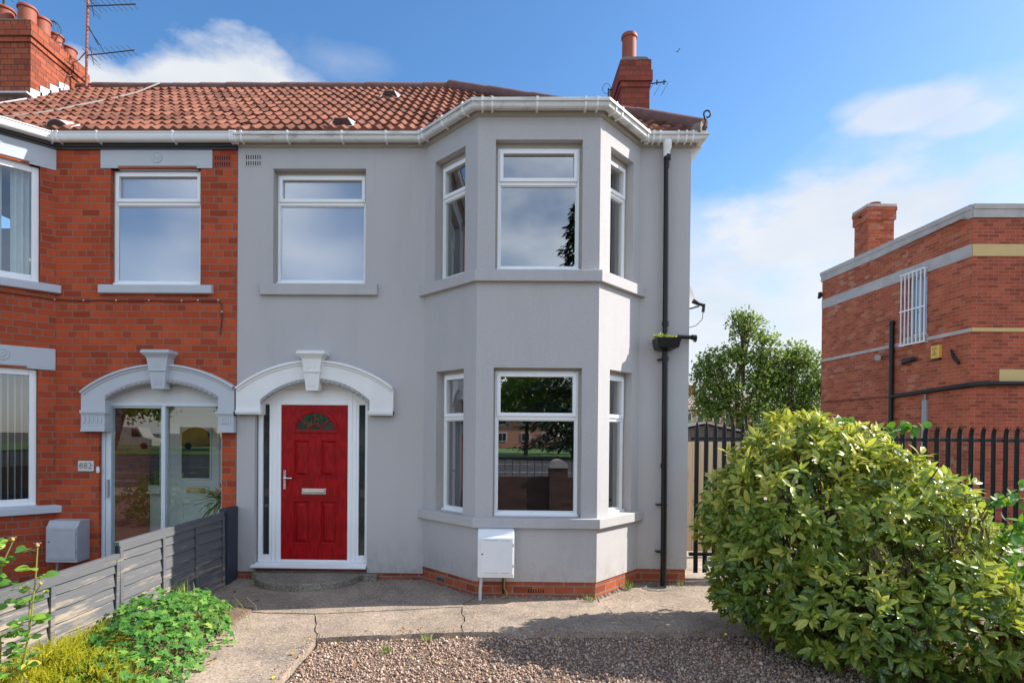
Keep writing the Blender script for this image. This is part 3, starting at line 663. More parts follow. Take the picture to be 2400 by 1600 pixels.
# arched door surrounds ------------------------------------------------------
def arch(parent, cx, hw_in, hw_l, hw_r, z_foot, z_spr, z_cr_in, z_cr_out, z_oend, m, keyc, corbel=False, ydeep=.10, bandz=None):
    """segmental arch with keystone; hw_in inner half width, hw_l/r outer half widths"""
    hi = z_cr_in - z_spr; Ri = (hw_in ** 2 + hi ** 2) / (2 * hi); ci = z_cr_in - Ri
    hwo = max(hw_l, hw_r); ho = z_cr_out - z_oend; Ro = (hwo ** 2 + ho ** 2) / (2 * ho); cO = z_cr_out - Ro
    N = 28
    inn = [(cx - hw_in + 2 * hw_in * k / N) for k in range(N + 1)]; inn = [(x, ci + math.sqrt(Ri ** 2 - (x - cx) ** 2)) for x in inn]
    ou = [(cx - hw_l + (hw_l + hw_r) * k / N) for k in range(N + 1)]; ou = [(x, cO + math.sqrt(max(0, Ro ** 2 - (x - cx) ** 2))) for x in ou]
    b = MB(); yf = -.075
    for k in range(N):   # face, outer edge, soffit
        a0, a1, c0, c1 = inn[k], inn[k + 1], ou[k], ou[k + 1]
        b.quad((a0[0], yf, a0[1]), (a1[0], yf, a1[1]), (c1[0], yf, c1[1]), (c0[0], yf, c0[1]))
        b.quad((c0[0], yf, c0[1]), (c1[0], yf, c1[1]), (c1[0], .0, c1[1]), (c0[0], .0, c0[1]))
        b.quad((a0[0], yf, a0[1]), (a1[0], yf, a1[1]), (a1[0], ydeep, a1[1]), (a0[0], ydeep, a0[1]))
        # moulded lip along the outer edge
        def ofs(p, d): 
            v = Vector((p[0] - cx, p[1] - cO)).normalized(); return (p[0] + v.x * d, p[1] + v.y * d)
        for (d1, ya, d2, yb) in ((.012, -.0, .012, -.105), (.012, -.105, -.012, -.112), (-.012, -.112, -.026, -.09), (-.026, -.09, -.045, -.088), (-.045, -.088, -.052, -.075)):
            u0, u1, w0, w1 = ofs(c0, d1), ofs(c1, d1), ofs(c0, d2), ofs(c1, d2)
            u0 = (max(min(u0[0], cx + hw_r), cx - hw_l), u0[1]); u1 = (max(min(u1[0], cx + hw_r), cx - hw_l), u1[1]); w0 = (max(min(w0[0], cx + hw_r), cx - hw_l), w0[1]); w1 = (max(min(w1[0], cx + hw_r), cx - hw_l), w1[1])
            b.quad((u0[0], ya, u0[1]), (u1[0], ya, u1[1]), (w1[0], yb, w1[1]), (w0[0], yb, w0[1]))
    for sx, hw in ((-1, hw_l), (1, hw_r)):   # feet
        xa, xb = cx + sx * hw_in, cx + sx * hw; ze = ou[0][1] if sx < 0 else ou[-1][1]
        lo, hi_ = min(xa, xb), max(xa, xb)
        b.quad((lo, yf, z_foot), (hi_, yf, z_foot), (hi_, yf, z_spr if sx < 0 and 0 else (ze if xb == hi_ else z_spr)), (lo, yf, z_spr if xb == hi_ else ze))
        b.quad((xb, yf, z_foot), (xb, 0, z_foot), (xb, 0, ze), (xb, yf, ze)); b.quad((xa, yf, z_foot), (xa, ydeep, z_foot), (xa, ydeep, z_spr), (xa, yf, z_spr))
        b.quad((lo, yf, z_foot), (hi_, yf, z_foot), (hi_, ydeep, z_foot), (lo, ydeep, z_foot))
        bz = bandz or z_foot
        o1 = .018
        b.box(lo - (o1 if sx > 0 else 0), hi_ + (o1 if sx < 0 else 0), yf - .028, .0, bz, bz + .035); b.box(lo - .01 * (sx > 0), hi_ + .01 * (sx < 0), yf - .014, .0, bz - .018, bz)
        if corbel:
            b.box(lo + .006, hi_ - .006, yf - .006, 0, z_foot, bz - .018)
            b.box(lo + .002, hi_ - .002, yf - .014, 0, z_foot - .0, z_foot + .03)
            for k in range(5):
                xx = lo + .05 + k * (hi_ - lo - .1) / 4; b.box(xx - .011, xx + .011, yf - .016, yf - .005, bz - .12, bz - .035)
    b.keep = True
    o = b.build('door_arch', m, parent)
    # bead row under the inner edge
    bd = MB(); L = 44
    for k in range(L):
        x = cx - hw_in * .985 + 2 * hw_in * .985 * (k + .5) / L
        if abs(x - cx) < .10: continue
        z = ci + math.sqrt(Ri ** 2 - (x - cx) ** 2); r = .027 if k % 2 else .017
        mm = Matrix.Translation((x, yf - .006, z + .026)) @ Matrix.Diagonal((1, .9, 1, 1))
        bd.lathe([(0, -r), (r * .7, -r * .7), (r, 0), (r * .7, r * .7), (0, r)], (0, 0, 0), 8, M4=mm)
    for k in range(N):
        a0, a1 = inn[k], inn[k + 1]
        bd.quad((a0[0], yf - .006, a0[1] - .002), (a1[0], yf - .006, a1[1] - .002), (a1[0], yf - .006, a1[1] + .052), (a0[0], yf - .006, a0[1] + .052)); bd.quad((a0[0], yf - .006, a0[1] + .052), (a1[0], yf - .006, a1[1] + .052), (a1[0], yf + .004, a1[1] + .060), (a0[0], yf + .004, a0[1] + .060))
        bd.quad((a0[0], yf - .006, a0[1] - .002), (a1[0], yf - .006, a1[1] - .002), (a1[0], yf + .03, a1[1] - .002), (a0[0], yf + .03, a0[1] - .002))
    bd.build('bead_moulding', plain('grubby_' + m.name, (.36, .35, .34), .85, .25, 20, 80, .4), o, smooth=True)
    # keystone
    k0, k1, k2, zt, zb = keyc[:5]    # half widths bottom, top, cap; z top, z bottom
    ks = MB()
    kc = cx if len(keyc) == 5 else keyc[5]
    def ring4(hw, y, z): return [(kc - hw, y, z), (kc + hw, y, z)]
    prof = [(k0, -.135, zb), (k0 + (k1 - k0) * .55, -.155, zb + (zt - zb) * .52), (k1, -.165, zt - .085)]
    for (h0, ya, za), (h1, yb, zb2) in zip(prof[:-1], prof[1:]):
        ks.quad((kc - h0, ya, za), (kc + h0, ya, za), (kc + h1, yb, zb2), (kc - h1, yb, zb2)); ks.quad((kc - h0, ya, za), (kc - h1, yb, zb2), (kc - h1, 0, zb2), (kc - h0, 0, za)); ks.quad((kc + h0, ya, za), (kc + h0, 0, za), (kc + h1, 0, zb2), (kc + h1, yb, zb2))
    ks.quad((kc - k0, -.135, zb), (kc - k0, 0, zb), (kc + k0, 0, zb), (kc + k0, -.135, zb))
    for hw, ya, za, zz in ((k1 + .012, -.178, zt - .085, zt - .065), (k1 + .03, -.195, zt - .065, zt - .045), (k2, -.215, zt - .045, zt - .012), (k2 - .008, -.21, zt - .012, zt)): ks.box(kc - hw, kc + hw, ya, 0, za, zz)
    hm = (zt + zb) / 2 - .02; ks.box(kc - (k0 + k1) / 2 - .006, kc + (k0 + k1) / 2 + .006, -.166, 0, hm, hm + .02)
    for q in (-.5, 0, .5): ks.box(kc + q * k0 - .006, kc + q * k0 + .006, -.163, -.14, hm + .05, zt - .12); ks.box(kc + q * k0 - .005, kc + q * k0 + .005, -.150, -.13, zb + .05, hm - .05)
    ks.build('keystone', m, o, bevel=.003)
    return o
arch(house, -2.295, .69, .985 + .015, .99, 2.10, 2.235, 2.505, 2.775, 2.43, M['stone_white'], (.075, .125, .178, 2.893, 2.402, -2.312), bandz=2.118)
# gutters -------------------------------------------------------------------
GPROF = [(.055, 5.615), (.055, 5.535), (.075, 5.512), (.125, 5.512), (.142, 5.528), (.150, 5.56), (.150, 5.600), (.157, 5.603), (.157, 5.618), (.148, 5.618), (.143, 5.60), (.143, 5.562), (.136, 5.534), (.120, 5.520), (.08, 5.520), (.063, 5.54), (.063, 5.615)]
def gutter(parent, path, brs, m=M['upvc_dirty']):
    g = MB(); g.sweep(path, GPROF); go = g.build('gutter', m, parent)
    P = [Vector(p) for p in path]
    for (i, s) in brs:
        F, L = frame(P[i], P[i + 1]); x = s
        b = MB(); q = [(y_, z_) for y_, z_ in [(.052, 5.50), (.066, 5.505), (.128, 5.504), (.149, 5.522), (.158, 5.558), (.158, 5.600), (.165, 5.606), (.165, 5.625), (.145, 5.625), (.139, 5.618), (.15, 5.612), (.15, 5.56), (.142, 5.53), (.124, 5.515), (.07, 5.514), (.052, 5.53)]]
        b.prism([(-y_, z_) for y_, z_ in q], 'X', x - .012, x + .012, F)
        b.build('gutter_bracket', M['upvc'], go)
    return go
gp = [(XL + .06, 0), A, B, C, E_, (XR + .0, 0), (XR + .0, BACK)]
brs = [(0, .04), (0, .62), (0, 1.30), (0, 1.85), (0, 2.26), (1, .12), (1, .52), (1, .90), (2, .05), (2, .16), (2, .66), (2, 1.2), (2, 1.33), (3, .08), (3, .22), (3, .86), (3, .94), (4, .06), (4, .12), (4, .20), (4, .42), (4, .52), (4, .60)]
gutter(house, gp, brs)
# right end of the gutter turning the corner is part of the sweep above; box end of the eaves below it
eb = MB(); eb.prism([(XR, 5.36), (XR + .02, 5.42), (XR + .14, 5.50), (XR + .05, 5.575), (XR, 5.575)], 'Y', 0.02, .5); eb.build('eaves_corner', M['upvc_dirty'], house)

# downpipe with hopper -------------------------------------------------------
dp = MB(); dp.tube([(2.085, -.075, 5.36), (2.09, -.075, 3.06)], .034, 16); dp.tube([(2.093, -.075, 2.95), (2.10, -.075, .0)], .037, 16)
for z in (5.36, 3.30, 2.86, 1.53): dp.tube([(2.092, -.075, z), (2.092, -.075, z - .06)], .043, 16)
downpipe = dp.build('downpipe', M['black_plastic'], house, smooth=True, angle=60)
hp = MB()
def frus(mb, x0, x1, y0, y1, z0, X0, X1, Y0, Y1, Z1):
    mb.add([(x0, y0, z0), (x1, y0, z0), (x1, y1, z0), (x0, y1, z0), (X0, Y0, Z1), (X1, Y0, Z1), (X1, Y1, Z1), (X0, Y1, Z1)], [(0, 3, 2, 1), (0, 1, 5, 4), (1, 2, 6, 5), (2, 3, 7, 6), (3, 0, 4, 7)])
frus(hp, 1.965, 2.215, -.235, -.01, 2.955, 1.945, 2.245, -.25, -.005, 3.075); frus(hp, 2.06, 2.125, -.11, -.04, 2.925, 1.966, 2.214, -.234, -.01, 2.9545)
hp.box(1.95, 2.24, -.24, -.01, 3.05, 3.055)
hp.build('hopper_head', M['black_plastic'], downpipe, bevel=.004)
bp_ = MB(); bp_.tube([(2.16, -.09, 3.09), (2.24, -.09, 3.105), (2.47, -.07, 3.10), (2.50, .05, 3.085)], .026, 12); bp_.tube([(2.42, -.075, 3.102), (2.475, -.068, 3.10)], .033, 12); bp_.build('branch_pipe', M['black_plastic'], downpipe, smooth=True)
for z in (2.845, 1.03, .44):
    c_ = MB(); c_.tube([(2.095, -.075, z), (2.095, -.075, z - .03)], .044, 16); c_.box(2.01, 2.06, -.085, -.0, z - .025, z - .01); c_.build('pipe_clip', M['black_plastic'], downpipe)
ot = MB(); ot.tube([(2.085, -.10, 5.52), (2.085, -.10, 5.44), (2.085, -.075, 5.40), (2.085, -.075, 5.34)], [.055, .05, .042, .04], 16); ot.build('gutter_outlet', M['upvc'], downpipe, smooth=True)

# roof ----------------------------------------------------------------------
EY, EZ, RY, RZ = -.10, 5.645, 2.78, 7.855
HX0, HX1 = -.80, 2.53          # ridge end, right-hand eaves corner
def hipx(y): return HX1 - (y - EY) / (RY - EY) * (HX1 - HX0)
def tiled(parent, xa, xb, clip=None):
    SL = math.hypot(RY - EY, RZ - EZ); cy, cz = (RY - EY) / SL, (RZ - EZ) / SL
    PW, G = .1405, SL / 12; sub = 10
    u = np.arange(xa, xb + 1e-6, PW / sub); nc = len(u)
    V = []; rnd = []; F_ = []
    rr = np.random.default_rng(3)
    prof = np.clip(.5 + .5 * np.cos(2 * np.pi * u / PW), 0, 1) ** 1.4 * .036 - .004
    jit = rr.normal(0, .0038, (14, int((xb - xa) / PW) + 3))
    ti = ((u - xa) / PW + .5).astype(int)
    for r in range(12):
        c2 = rr.random(int((xb - xa) / PW / 2) + 4)
        for (vv, hh) in ((r * G + 0.0, 0.004), (r * G + .0, .030), (r * G + G * .5, .016), (r * G + G, .004)):
            h = prof * (1.0) + hh + (jit[r][ti])
            if hh == .004 and vv == r * G: h = np.maximum(prof * .0, 0) + .0 * h - .012 + 0 * u
            y = EY + vv * cy - h * cz; z = EZ + vv * cz + h * cy
            V.append(np.stack([u, y, z], 1)); rnd.append(c2[((u - xa) / (PW * 2)).astype(int)])
        o = r * 4 * nc
        for b in range(3):
            for i in range(nc - 1): F_.append((o + b * nc + i, o + b * nc + i + 1, o + (b + 1) * nc + i + 1, o + (b + 1) * nc + i))
    V = np.concatenate(V); rnd = np.concatenate(rnd)
    if clip: F_ = [f for f in F_ if V[f[0]][0] < hipx(V[f[0]][1]) + .02]
    me = bpy.data.meshes.new('roof'); me.from_pydata(V.tolist(), [], F_); me.materials.append(M['tile'])
    at = me.attributes.new('rnd', 'FLOAT_COLOR', 'POINT'); at.data.foreach_set('color', np.stack([rnd, rnd, rnd, np.ones_like(rnd)], 1).ravel().astype(np.float32))
    me.shade_smooth(); me.set_sharp_from_angle(angle=R_(50))
    o = bpy.data.objects.new('roof', me); col.objects.link(o); o.parent = parent; o.matrix_parent_inverse = parent_inv(parent); return o
roof = tiled(house, XL - .004, 2.6, True)
# rest of the roof: right-hand slope, rear slope
rb = MB(); rb.add([(HX1, EY, EZ), (HX1, BACK + .2, EZ), (HX0, BACK - 2.8, RZ), (HX0, RY, RZ)], [(0, 1, 2, 3)]); rb.quad((HX0, RY, RZ - .01), (HX0, BACK - 2.8, RZ), (XL, BACK - 2.8, RZ), (XL, RY, RZ - .01)); rb.quad((XL, BACK - 2.8, RZ), (HX0, BACK - 2.8, RZ), (HX1, BACK + .2, EZ), (XL, BACK + .2, EZ))
rb.build('side_roof_slope', M['tile'], roof)
def capline(parent, a, b, r, name, seglen=.45):
    a, b = Vector(a), Vector(b); L = (b - a).length; k = max(1, int(L / seglen)); m = MB(); d = (b - a) / L
    for i in range(k):
        p = a + d * (L * i / k); q = a + d * (L * (i + 1) / k + .03); dz = random.uniform(-.006, .006)
        m.tube([p + Vector((0, 0, dz)), q + Vector((0, 0, dz))], [r * 1.06, r], 12)
    return m.build(name, M['ridge'], parent, smooth=True, angle=50)
capline(roof, (XL, RY, RZ + .005), (HX0, RY, RZ + .005), .095, 'ridge_tiles'); capline(roof, (HX0 - .05, RY, RZ + .03), (HX1 - .03, EY + .03, EZ + .06), .11, 'hip_tiles')
hi_ = MB(); pts = [(2.50, -.17, 5.63), (2.52, -.19, 5.72)] + [(2.535 + .042 * math.cos(a) - .0, -.2, 5.80 + .042 * math.sin(a)) for a in [R_(200 - 30 * k) for k in range(11)]]
hi_.tube(pts, .010, 8); hi_.build('hip_iron', M['black_metal'], roof, smooth=True)
hc = MB(); hc.tube([(2.40, -.06, 5.67), (2.50, -.13, 5.66)], [.07, .085], 12); hc.build('hip_mortar', M['mortar'], roof)
# bay roof (low pitch behind the bay gutter)
br = MB(); g1 = offp([A, B, C, E_], .12)
inn_ = [(-.95, .0, 5.66), (-.1, .0, 5.68), (1.0, .0, 5.68), (1.9, .0, 5.66)]
for i in range(3): br.quad((g1[i][0], g1[i][1], 5.60), (g1[i + 1][0], g1[i + 1][1], 5.60), inn_[i + 1], inn_[i])
br.build('bay_roof', M['felt'], roof)
def roof_vent(parent, x, y, w_=.29, round_=False):
    z = EZ + (y - EY) / (RY - EY) * (RZ - EZ) + .03
    T = Matrix.Translation((x, y, z)); sl = math.atan2(RZ - EZ, RY - EY)
    Mx = T @ Matrix.Rotation(sl, 4, 'X')
    b = MB(); h = .10; wd = w_ / 2
    n_ = 10 if round_ else 4
    if round_: pr = [(-wd + 2 * wd * k / n_, h * math.sin(math.pi * k / n_) ** .6) for k in range(n_ + 1)]
    else: pr = [(-wd, 0), (-wd * .62, h), (wd * .62, h), (wd, 0)]
    m_ = len(pr)
    vs = [(p[0], 0, p[1]) for p in pr] + [(p[0] * .95, .24, p[1] * .2) for p in pr]
    b.add(vs, [tuple(range(m_))] + [(i, i + 1, m_ + i + 1, m_ + i) for i in range(m_ - 1)], Mx)
    b.box(-wd * 1.25, wd * 1.25, -.02, .28, -.01, .006, Mx)
    o = b.build('roof_vent', plain('pale_vent_tile', (.62, .58, .56), .6, .1, 8, 60, .2), parent)
    g = MB(); g.add([(p[0] * .9, -.002, p[1] * .88 + .004) for p in pr], [tuple(range(m_))], Mx); g.build('vent_grille', plain('dark_vent_mouth', (.10, .06, .055), .8, .2, 8, 60, 0), o)
roof_vent(roof, -2.0, .03); roof_vent(roof, -1.74, 1.88, .27)
ch = MB()
CX0, CX1, CY0, CY1 = 1.965, 2.465, 2.2, 3.15
ch.box(CX0 + .02, CX1 - .02, CY0 + .02, CY1, 5.6, 7.55); 
ch.box(CX0 + .005, CX1 - .005, CY0 + .005, CY1 + .01, 7.55, 7.64); ch.box(CX0 - .02, CX1 + .02, CY0 - .02, CY1 + .02, 7.64, 7.81); ch.box(CX0 + .0, CX1 - .0, CY0, CY1, 7.81, 7.99)
chim = ch.build('chimney', M['brick_chim2'], house)
hf = MB(); hf.prism([(CX0 + .01, 7.99), (CX1 - .01, 7.99), (CX1 - .07, 8.05), (CX0 + .06, 8.055)], 'Y', CY0 + .03, CY1 - .03); hf.build('chimney_flaunching', M['mortar'], chim)
def pot(parent, x, y, z, r, h):
    p = MB(); p.lathe([(r * 1.02, 0), (r * 1.0, h * .86), (r * 1.13, h * .88), (r * 1.16, h * .94), (r * 1.1, h), (r * .86, h), (r * .86, h * .6)], (x, y, z), 24); return p.build('chimney_pot', M['terracotta'], parent, smooth=True, angle=35)
pot(chim, 2.15, 2.42, 8.03, .115, .49)
pot(chim, 2.15, 2.86, 8.03, .10, .12)

# air bricks
def airbrick(parent, p0, p1, s, z, w_=.225, h=.155, m=None, rows=2, n=7, proud=.004):
    F, L = frame(p0, p1); b = MB(); b.box(s - w_ / 2, s + w_ / 2, -proud, .002, z - h / 2, z + h / 2, F)
    o = b.build('air_brick', m, parent, bevel=.002)
    for r in range(rows):
        d = MB()
        for k in range(n):
            x = s - w_ / 2 + w_ * (k + .9) / (n + .8); zz = z - h / 2 + h * (r + .5) / rows; d.box(x - .006, x + .006, -proud - .0015, -.0005, zz - h / rows * .33, zz + h / rows * .33, F)
        d.build('air_slots', M['dark'], o)
    return o
airbrick(house, (XL, 0), A, -3.12 - XL, 5.325, m=M['render'])
airbrick(house, pin[1], pin[2], .36, .09, w_=.17, h=.07, m=M['mortar'], rows=1, n=6, proud=.006)
airbrick(house, pin[2], pin[3], .70, .085, w_=.22, h=.07, m=M['brick_plinth'], rows=1, n=7, proud=.003)

# ------------------------------------------------------------------ red brick neighbour
nb = thing('terraced_house', (-6, 1, 0), 'red brick terrace house with grey painted stone arch and glazed porch, joined on the left', 'house')
NA = (-5.655, 0); NB = (-6.385, -.73); NC = (-7.75, -.73); ND = (-8.5, 0)
XLn = XL - .004
nw = MB()
nhall = (-4.955 + 5.655, -3.793 + 5.655, 3.735, 5.222, .09); nporch = (-5.093 + 5.655, -3.508 + 5.655, .05, 2.50, 1.15)
L_ab = 1.032
wall(nw, (-12, 0), ND, -.1, 5.6); wall(nw, ND, NC, -.1, 5.6); wall(nw, NC, NB, -.1, 5.6, [(.2, 1.1, 3.74, 5.2), (.2, 1.1, .92, 2.65)])
wall(nw, NB, NA, -.1, 5.6, [(.20, L_ab - .165, 3.735, 5.19), (.20, L_ab - .185, .92, 2.645)], dep=.09)
wall(nw, NA, (XLn, 0), -.1, 5.6, [nhall, nporch]); wall(nw, (XLn, BACK), (-12, BACK), 0, 5.6); wall(nw, (-12, BACK), (-12, 0), 0, 5.6)
nw.build('wall', M['brick'], nb)
nfp = [(-12, 0), ND, NC, NB, NA, (XLn, 0)]
fa = MB(); fa.sweep(nfp, [(-.01, 5.452), (.022, 5.452), (.026, 5.475), (.045, 5.485), (.052, 5.52), (.052, 5.60), (-.01, 5.60)]); fa.build('fascia', M['black_wood'], nb, bevel=.003)
gutter(nb, [(-12, 0), ND, NC, NB, NA, (XL + .058, 0)], [(3, .30), (3, .98), (4, .12), (4, .62), (4, 1.58), (4, 2.30), (4, 2.33), (4, 2.36)], plain('clean_gutter_plastic', (.72, .72, .71), .4, .08, 6, 60, 0))
# lintels, sills
def lintel(parent, p0, p1, s0, s1, z0, z1, rs=None, cham=None):
    F, L = frame(p0, p1); b = MB(); cs = cham
    b.box(s0, s1, -.012, .06, z0 + .03, z1, F)
    a, c = cs; b.box(s0, a, -.012, .06, z0, z0 + .03, F); b.box(c, s1, -.012, .06, z0, z0 + .03, F)
    b.box(a, c, .026, .12, z0 - .006, z0 + .0299, F); b.add([(a, -.012, z0 + .03), (c, -.012, z0 + .03), (c - .02, .025, z0 + .004), (a + .02, .025, z0 + .004), (a, -.012, z0), (c, -.012, z0)], [(0, 1, 2, 3), (0, 3, 4), (1, 5, 2)], F)
    o = b.build('lintel', M['stone_grey'], parent, bevel=.003)
    if rs is not None:
        d = MB(); T = F @ Matrix.Translation((rs, -.012, z1 - (z1 - z0) * .42)) @ Matrix.Rotation(R_(90), 4, 'X')
        d.lathe([(0, .004), (.018, .012), (.03, .004), (.045, .003), (.052, .002), (.058, .010), (.066, .010), (.072, 0)], (0, 0, 0), 24, M4=T)
        for k in range(6):
            a = k * math.pi / 3; d.lathe([(0, .012), (.008, .009), (.011, .002)], (.028 * math.cos(a), .028 * math.sin(a), 0), 8, M4=T)
        d.build('rose_roundel', M['stone_grey'], o, smooth=True)
lintel(nb, NA, (XLn, 0), -5.078 + 5.655, -3.643 + 5.655, 5.222, 5.453, -4.35 + 5.655, (-4.86 + 5.655, -3.84 + 5.655))
lintel(nb, NB, NA, .02, L_ab - .0, 5.19, 5.452, .42, (.1, L_ab - .27)); lintel(nb, NB, NA, .02, L_ab - .005, 2.645, 2.915, .50, (.1, L_ab - .29))
def stone_sill(parent, p0, p1, s0, s1, zb, zt):
    F, L = frame(p0, p1); b = MB(); b.add([(s0, -.06, zb), (s1, -.06, zb), (s1, .09, zb), (s0, .09, zb), (s0, -.06, zt - .02), (s1, -.06, zt - .02), (s1, .09, zt + .012), (s0, .09, zt + .012)], [(0, 3, 2, 1), (4, 5, 6, 7), (0, 1, 5, 4), (1, 2, 6, 5), (2, 3, 7, 6), (3, 0, 4, 7)], F)
    b.build('sill', M['stone_grey'], parent, bevel=.012, seg=3)
stone_sill(nb, NA, (XLn, 0), -5.08 + 5.655, -3.625 + 5.655, 3.625, 3.75)
stone_sill(nb, NB, NA, -.05, L_ab + .05, 3.625, 3.745); stone_sill(nb, NB, NA, -.05, L_ab + .06, .825, .935)
casement(nb, NA, (XLn, 0), -4.94 + 5.655, -3.80 + 5.655, 3.765, 5.205, 4.80, .065, M['glass_obscure'], 'two-light window of obscured glass above the glazed porch')
def bigpane(parent, s0, s1, z0, z1, dep, label):
    F, L = frame(NB, NA); G = F @ Matrix.Translation((0, dep, 0)); b = MB(); fw = .075
    b.box(s0, s0 + fw, 0, .07, z0, z1, G); b.box(s1 - fw, s1, 0, .07, z0, z1, G); b.box(s0 + fw, s1 - fw, 0, .07, z1 - fw, z1, G); b.box(s0 + fw, s1 - fw, 0, .07, z0, z0 + fw, G)
    b.box(s0 + .0, s1 - .0, -.02, 0, z0 - .012, z0 + .018, G)
    o = b.build('window', M['upvc'], parent, bevel=.006); o['label'] = label
    g = MB(); g.add([(s0 + fw, .03, z0 + fw), (s1 - fw, .03, z0 + fw), (s1 - fw, .03, z1 - fw), (s0 + fw, .03, z1 - fw)], [(0, 1, 2, 3)], G); g.build('pane', M['glass_plain'], o)
    return o, G
o_, G_ = bigpane(nb, .21, L_ab - .17, 3.75, 5.185, .05, 'upper bay window with net curtains')
cu = MB(); xs = np.linspace(.26, .80, 60)
for i in range(59):
    if .50 < xs[i] < .585 or xs[i] < .33: continue
    a, b = xs[i], xs[i + 1]; f = lambda x: .16 + .022 * math.sin(x * 95) + .01 * math.sin(x * 41)
    cu.add([(a, f(a), 3.8), (b, f(b), 3.8), (b, f(b), 5.15), (a, f(a), 5.15)], [(0, 1, 2, 3)], G_)
cu.build('net_curtain', M['blind'], o_, smooth=True)
o_, G_ = bigpane(nb, .21, L_ab - .19, .94, 2.64, .05, 'lower bay window with vertical blinds')
vb = MB()
for k in range(9):
    x = .30 + k * .068; vb.add([(x - .011, .10, 1.0), (x + .011, .17, 1.0), (x + .011, .17, 2.6), (x - .011, .10, 2.6)], [(0, 1, 2, 3)], G_)
vb.build('vertical_blind', M['blind'], o_)
for zz in (3.75, .93):    # front face windows of the neighbouring bay, just out of frame
    h_ = 1.44 if zz > 3 else 1.70
    casement(nb, NC, NB, .215, 1.085, zz, zz + h_, zz + h_ * .72, .05, M['glass'], 'front window of the neighbouring bay'); stone_sill(nb, NC, NB, .0, 1.365, zz - .12, zz - .005); lintel(nb, NC, NB, .02, 1.34, zz + h_ - .01, zz + h_ + .24, .68, (.25, 1.05))
nr = MB()
for z0, z1 in ((.1, 2.85), (3.0, 5.5)):
    nr.quad((-9, 3, z0), (-5.2, 3, z0), (-5.2, 3, z1), (-9, 3, z1)); nr.quad((-5.2, 1.3, z0), (-5.2, 3, z0), (-5.2, 3, z1), (-5.2, 1.3, z1)); nr.add([(p[0], p[1], z) for z in (z0, z1) for p in ((-8.4, .06), (-7.7, -.66), (-6.42, -.66), (-5.72, .06), (-5.2, .06), (-5.2, 3), (-8.4, 3))], [tuple(range(7)), tuple(range(7, 14))])
nr.quad((-5.65, .9, 3.05), (XLn, .9, 3.05), (XLn, .9, 5.5), (-5.65, .9, 5.5)); nr.build('room_lining', M['interior'], nb)
airbrick(nb, NA, (XLn, 0), -3.515 + 5.655, 5.315, m=plain('dark_red_air_brick', (.30, .06, .035), .85, .2, 20, 60, .3))
arch(nb, -4.245, .72, 1.03, .925, 1.868, 2.275, 2.485, 2.715, 2.365, M['stone_grey'], (.08, .135, .18, 2.893, 2.408, -4.255), corbel=True, bandz=2.10, ydeep=.06)
# glazed sliding porch
pf = MB(); y0, y1 = .045, .11
pf.box(-5.09, -5.045, y0, y1, .08, 2.20); pf.box(-5.04, -4.975, y0 + .012, y1 + .03, .08, 2.20); pf.box(-4.315, -4.262, y0, y1 + .02, .08, 2.20); pf.box(-3.535, -3.512, y0, y1, .08, 2.20)
pf.box(-5.09, -3.512, y0 - .004, y1, 2.2001, 2.245); pf.box(-5.09, -3.512, y0, y1, .03, .0799); pf.box(-4.975, -4.315, y0 + .02, y1, 2.175, 2.1999)
pfo = pf.build('porch_frame', plain('pale_aluminium', (.60, .66, .70), .35, .05, 6, 60, 0), nb, bevel=.003)
pt = MB(); pt.quad((-5.09, .055, 2.245), (-3.512, .055, 2.245), (-3.512, .055, 2.499), (-5.09, .055, 2.499)); pt.build('arch_infill', plain('stained_white_panel', (.60, .60, .60), .5, .12, 9, 60, .1, fine=.06), nb)
for a, b, y in ((-4.975, -4.315, .085), (-4.262, -3.535, .10)):
    g = MB(); g.quad((a, y, .08), (b, y, .08), (b, y, 2.2), (a, y, 2.2)); g.build('sliding_pane', M['glass_plain'], pfo)
hh = MB(); hh.box(-5.012, -4.99, .03, .056, 1.02, 1.25); hh.build('handle', M['steel_grey'], pfo, bevel=.003)
pi_ = MB(); Yb = 1.12
pi_.quad((-5.093, .12, 2.45), (-3.508, .12, 2.45), (-3.508, Yb, 2.45), (-5.093, Yb, 2.45)); pi_.quad((-5.093, .12, .1), (-3.508, .12, .1), (-3.508, Yb, .1), (-5.093, Yb, .1)); pi_.quad((-5.40, Yb, .1), (-3.40, Yb, .1), (-3.40, Yb, 2.45), (-5.40, Yb, 2.45))
pi_.build('porch_lining', plain('porch_plaster', (.68, .72, .70), .8, .06, 4, 60, .1), nb)
idr = MB(); idr.box(-4.78, -3.93, Yb - .03, Yb, .12, 2.16); idr.box(-4.70, -4.05, Yb - .045, Yb - .0301, .18, 2.08)
for (a, b, c, d) in ((-4.60, -4.19, .22, .85), (-4.63, -4.16, 1.17, 1.98)):
    for q in ((a, b, c, c + .025), (a, b, d - .025, d), (a, a + .025, c + .025, d - .025), (b - .025, b, c + .025, d - .025)): idr.box(q[0], q[1], Yb - .06, Yb - .0451, q[2], q[3])
ido = idr.build('inner_door', plain('white_inner_door', (.74, .80, .79), .45, .04, 4, 60, 0), nb, bevel=.004)
g = MB(); N = 10; g.add([(-4.60, Yb - .05, 1.20), (-4.19, Yb - .05, 1.20)] + [(-4.19 - .41 * k / N, Yb - .05, 1.86 + .09 * math.sin(math.pi * k / N)) for k in range(N + 1)], [tuple(range(N + 3))]); g.build('pane', M['glass_dark'], ido)
g = MB(); g.box(-4.53, -4.245, Yb - .062, Yb - .046, .995, 1.06); g.build('letterbox', M['brass'], ido, bevel=.003)
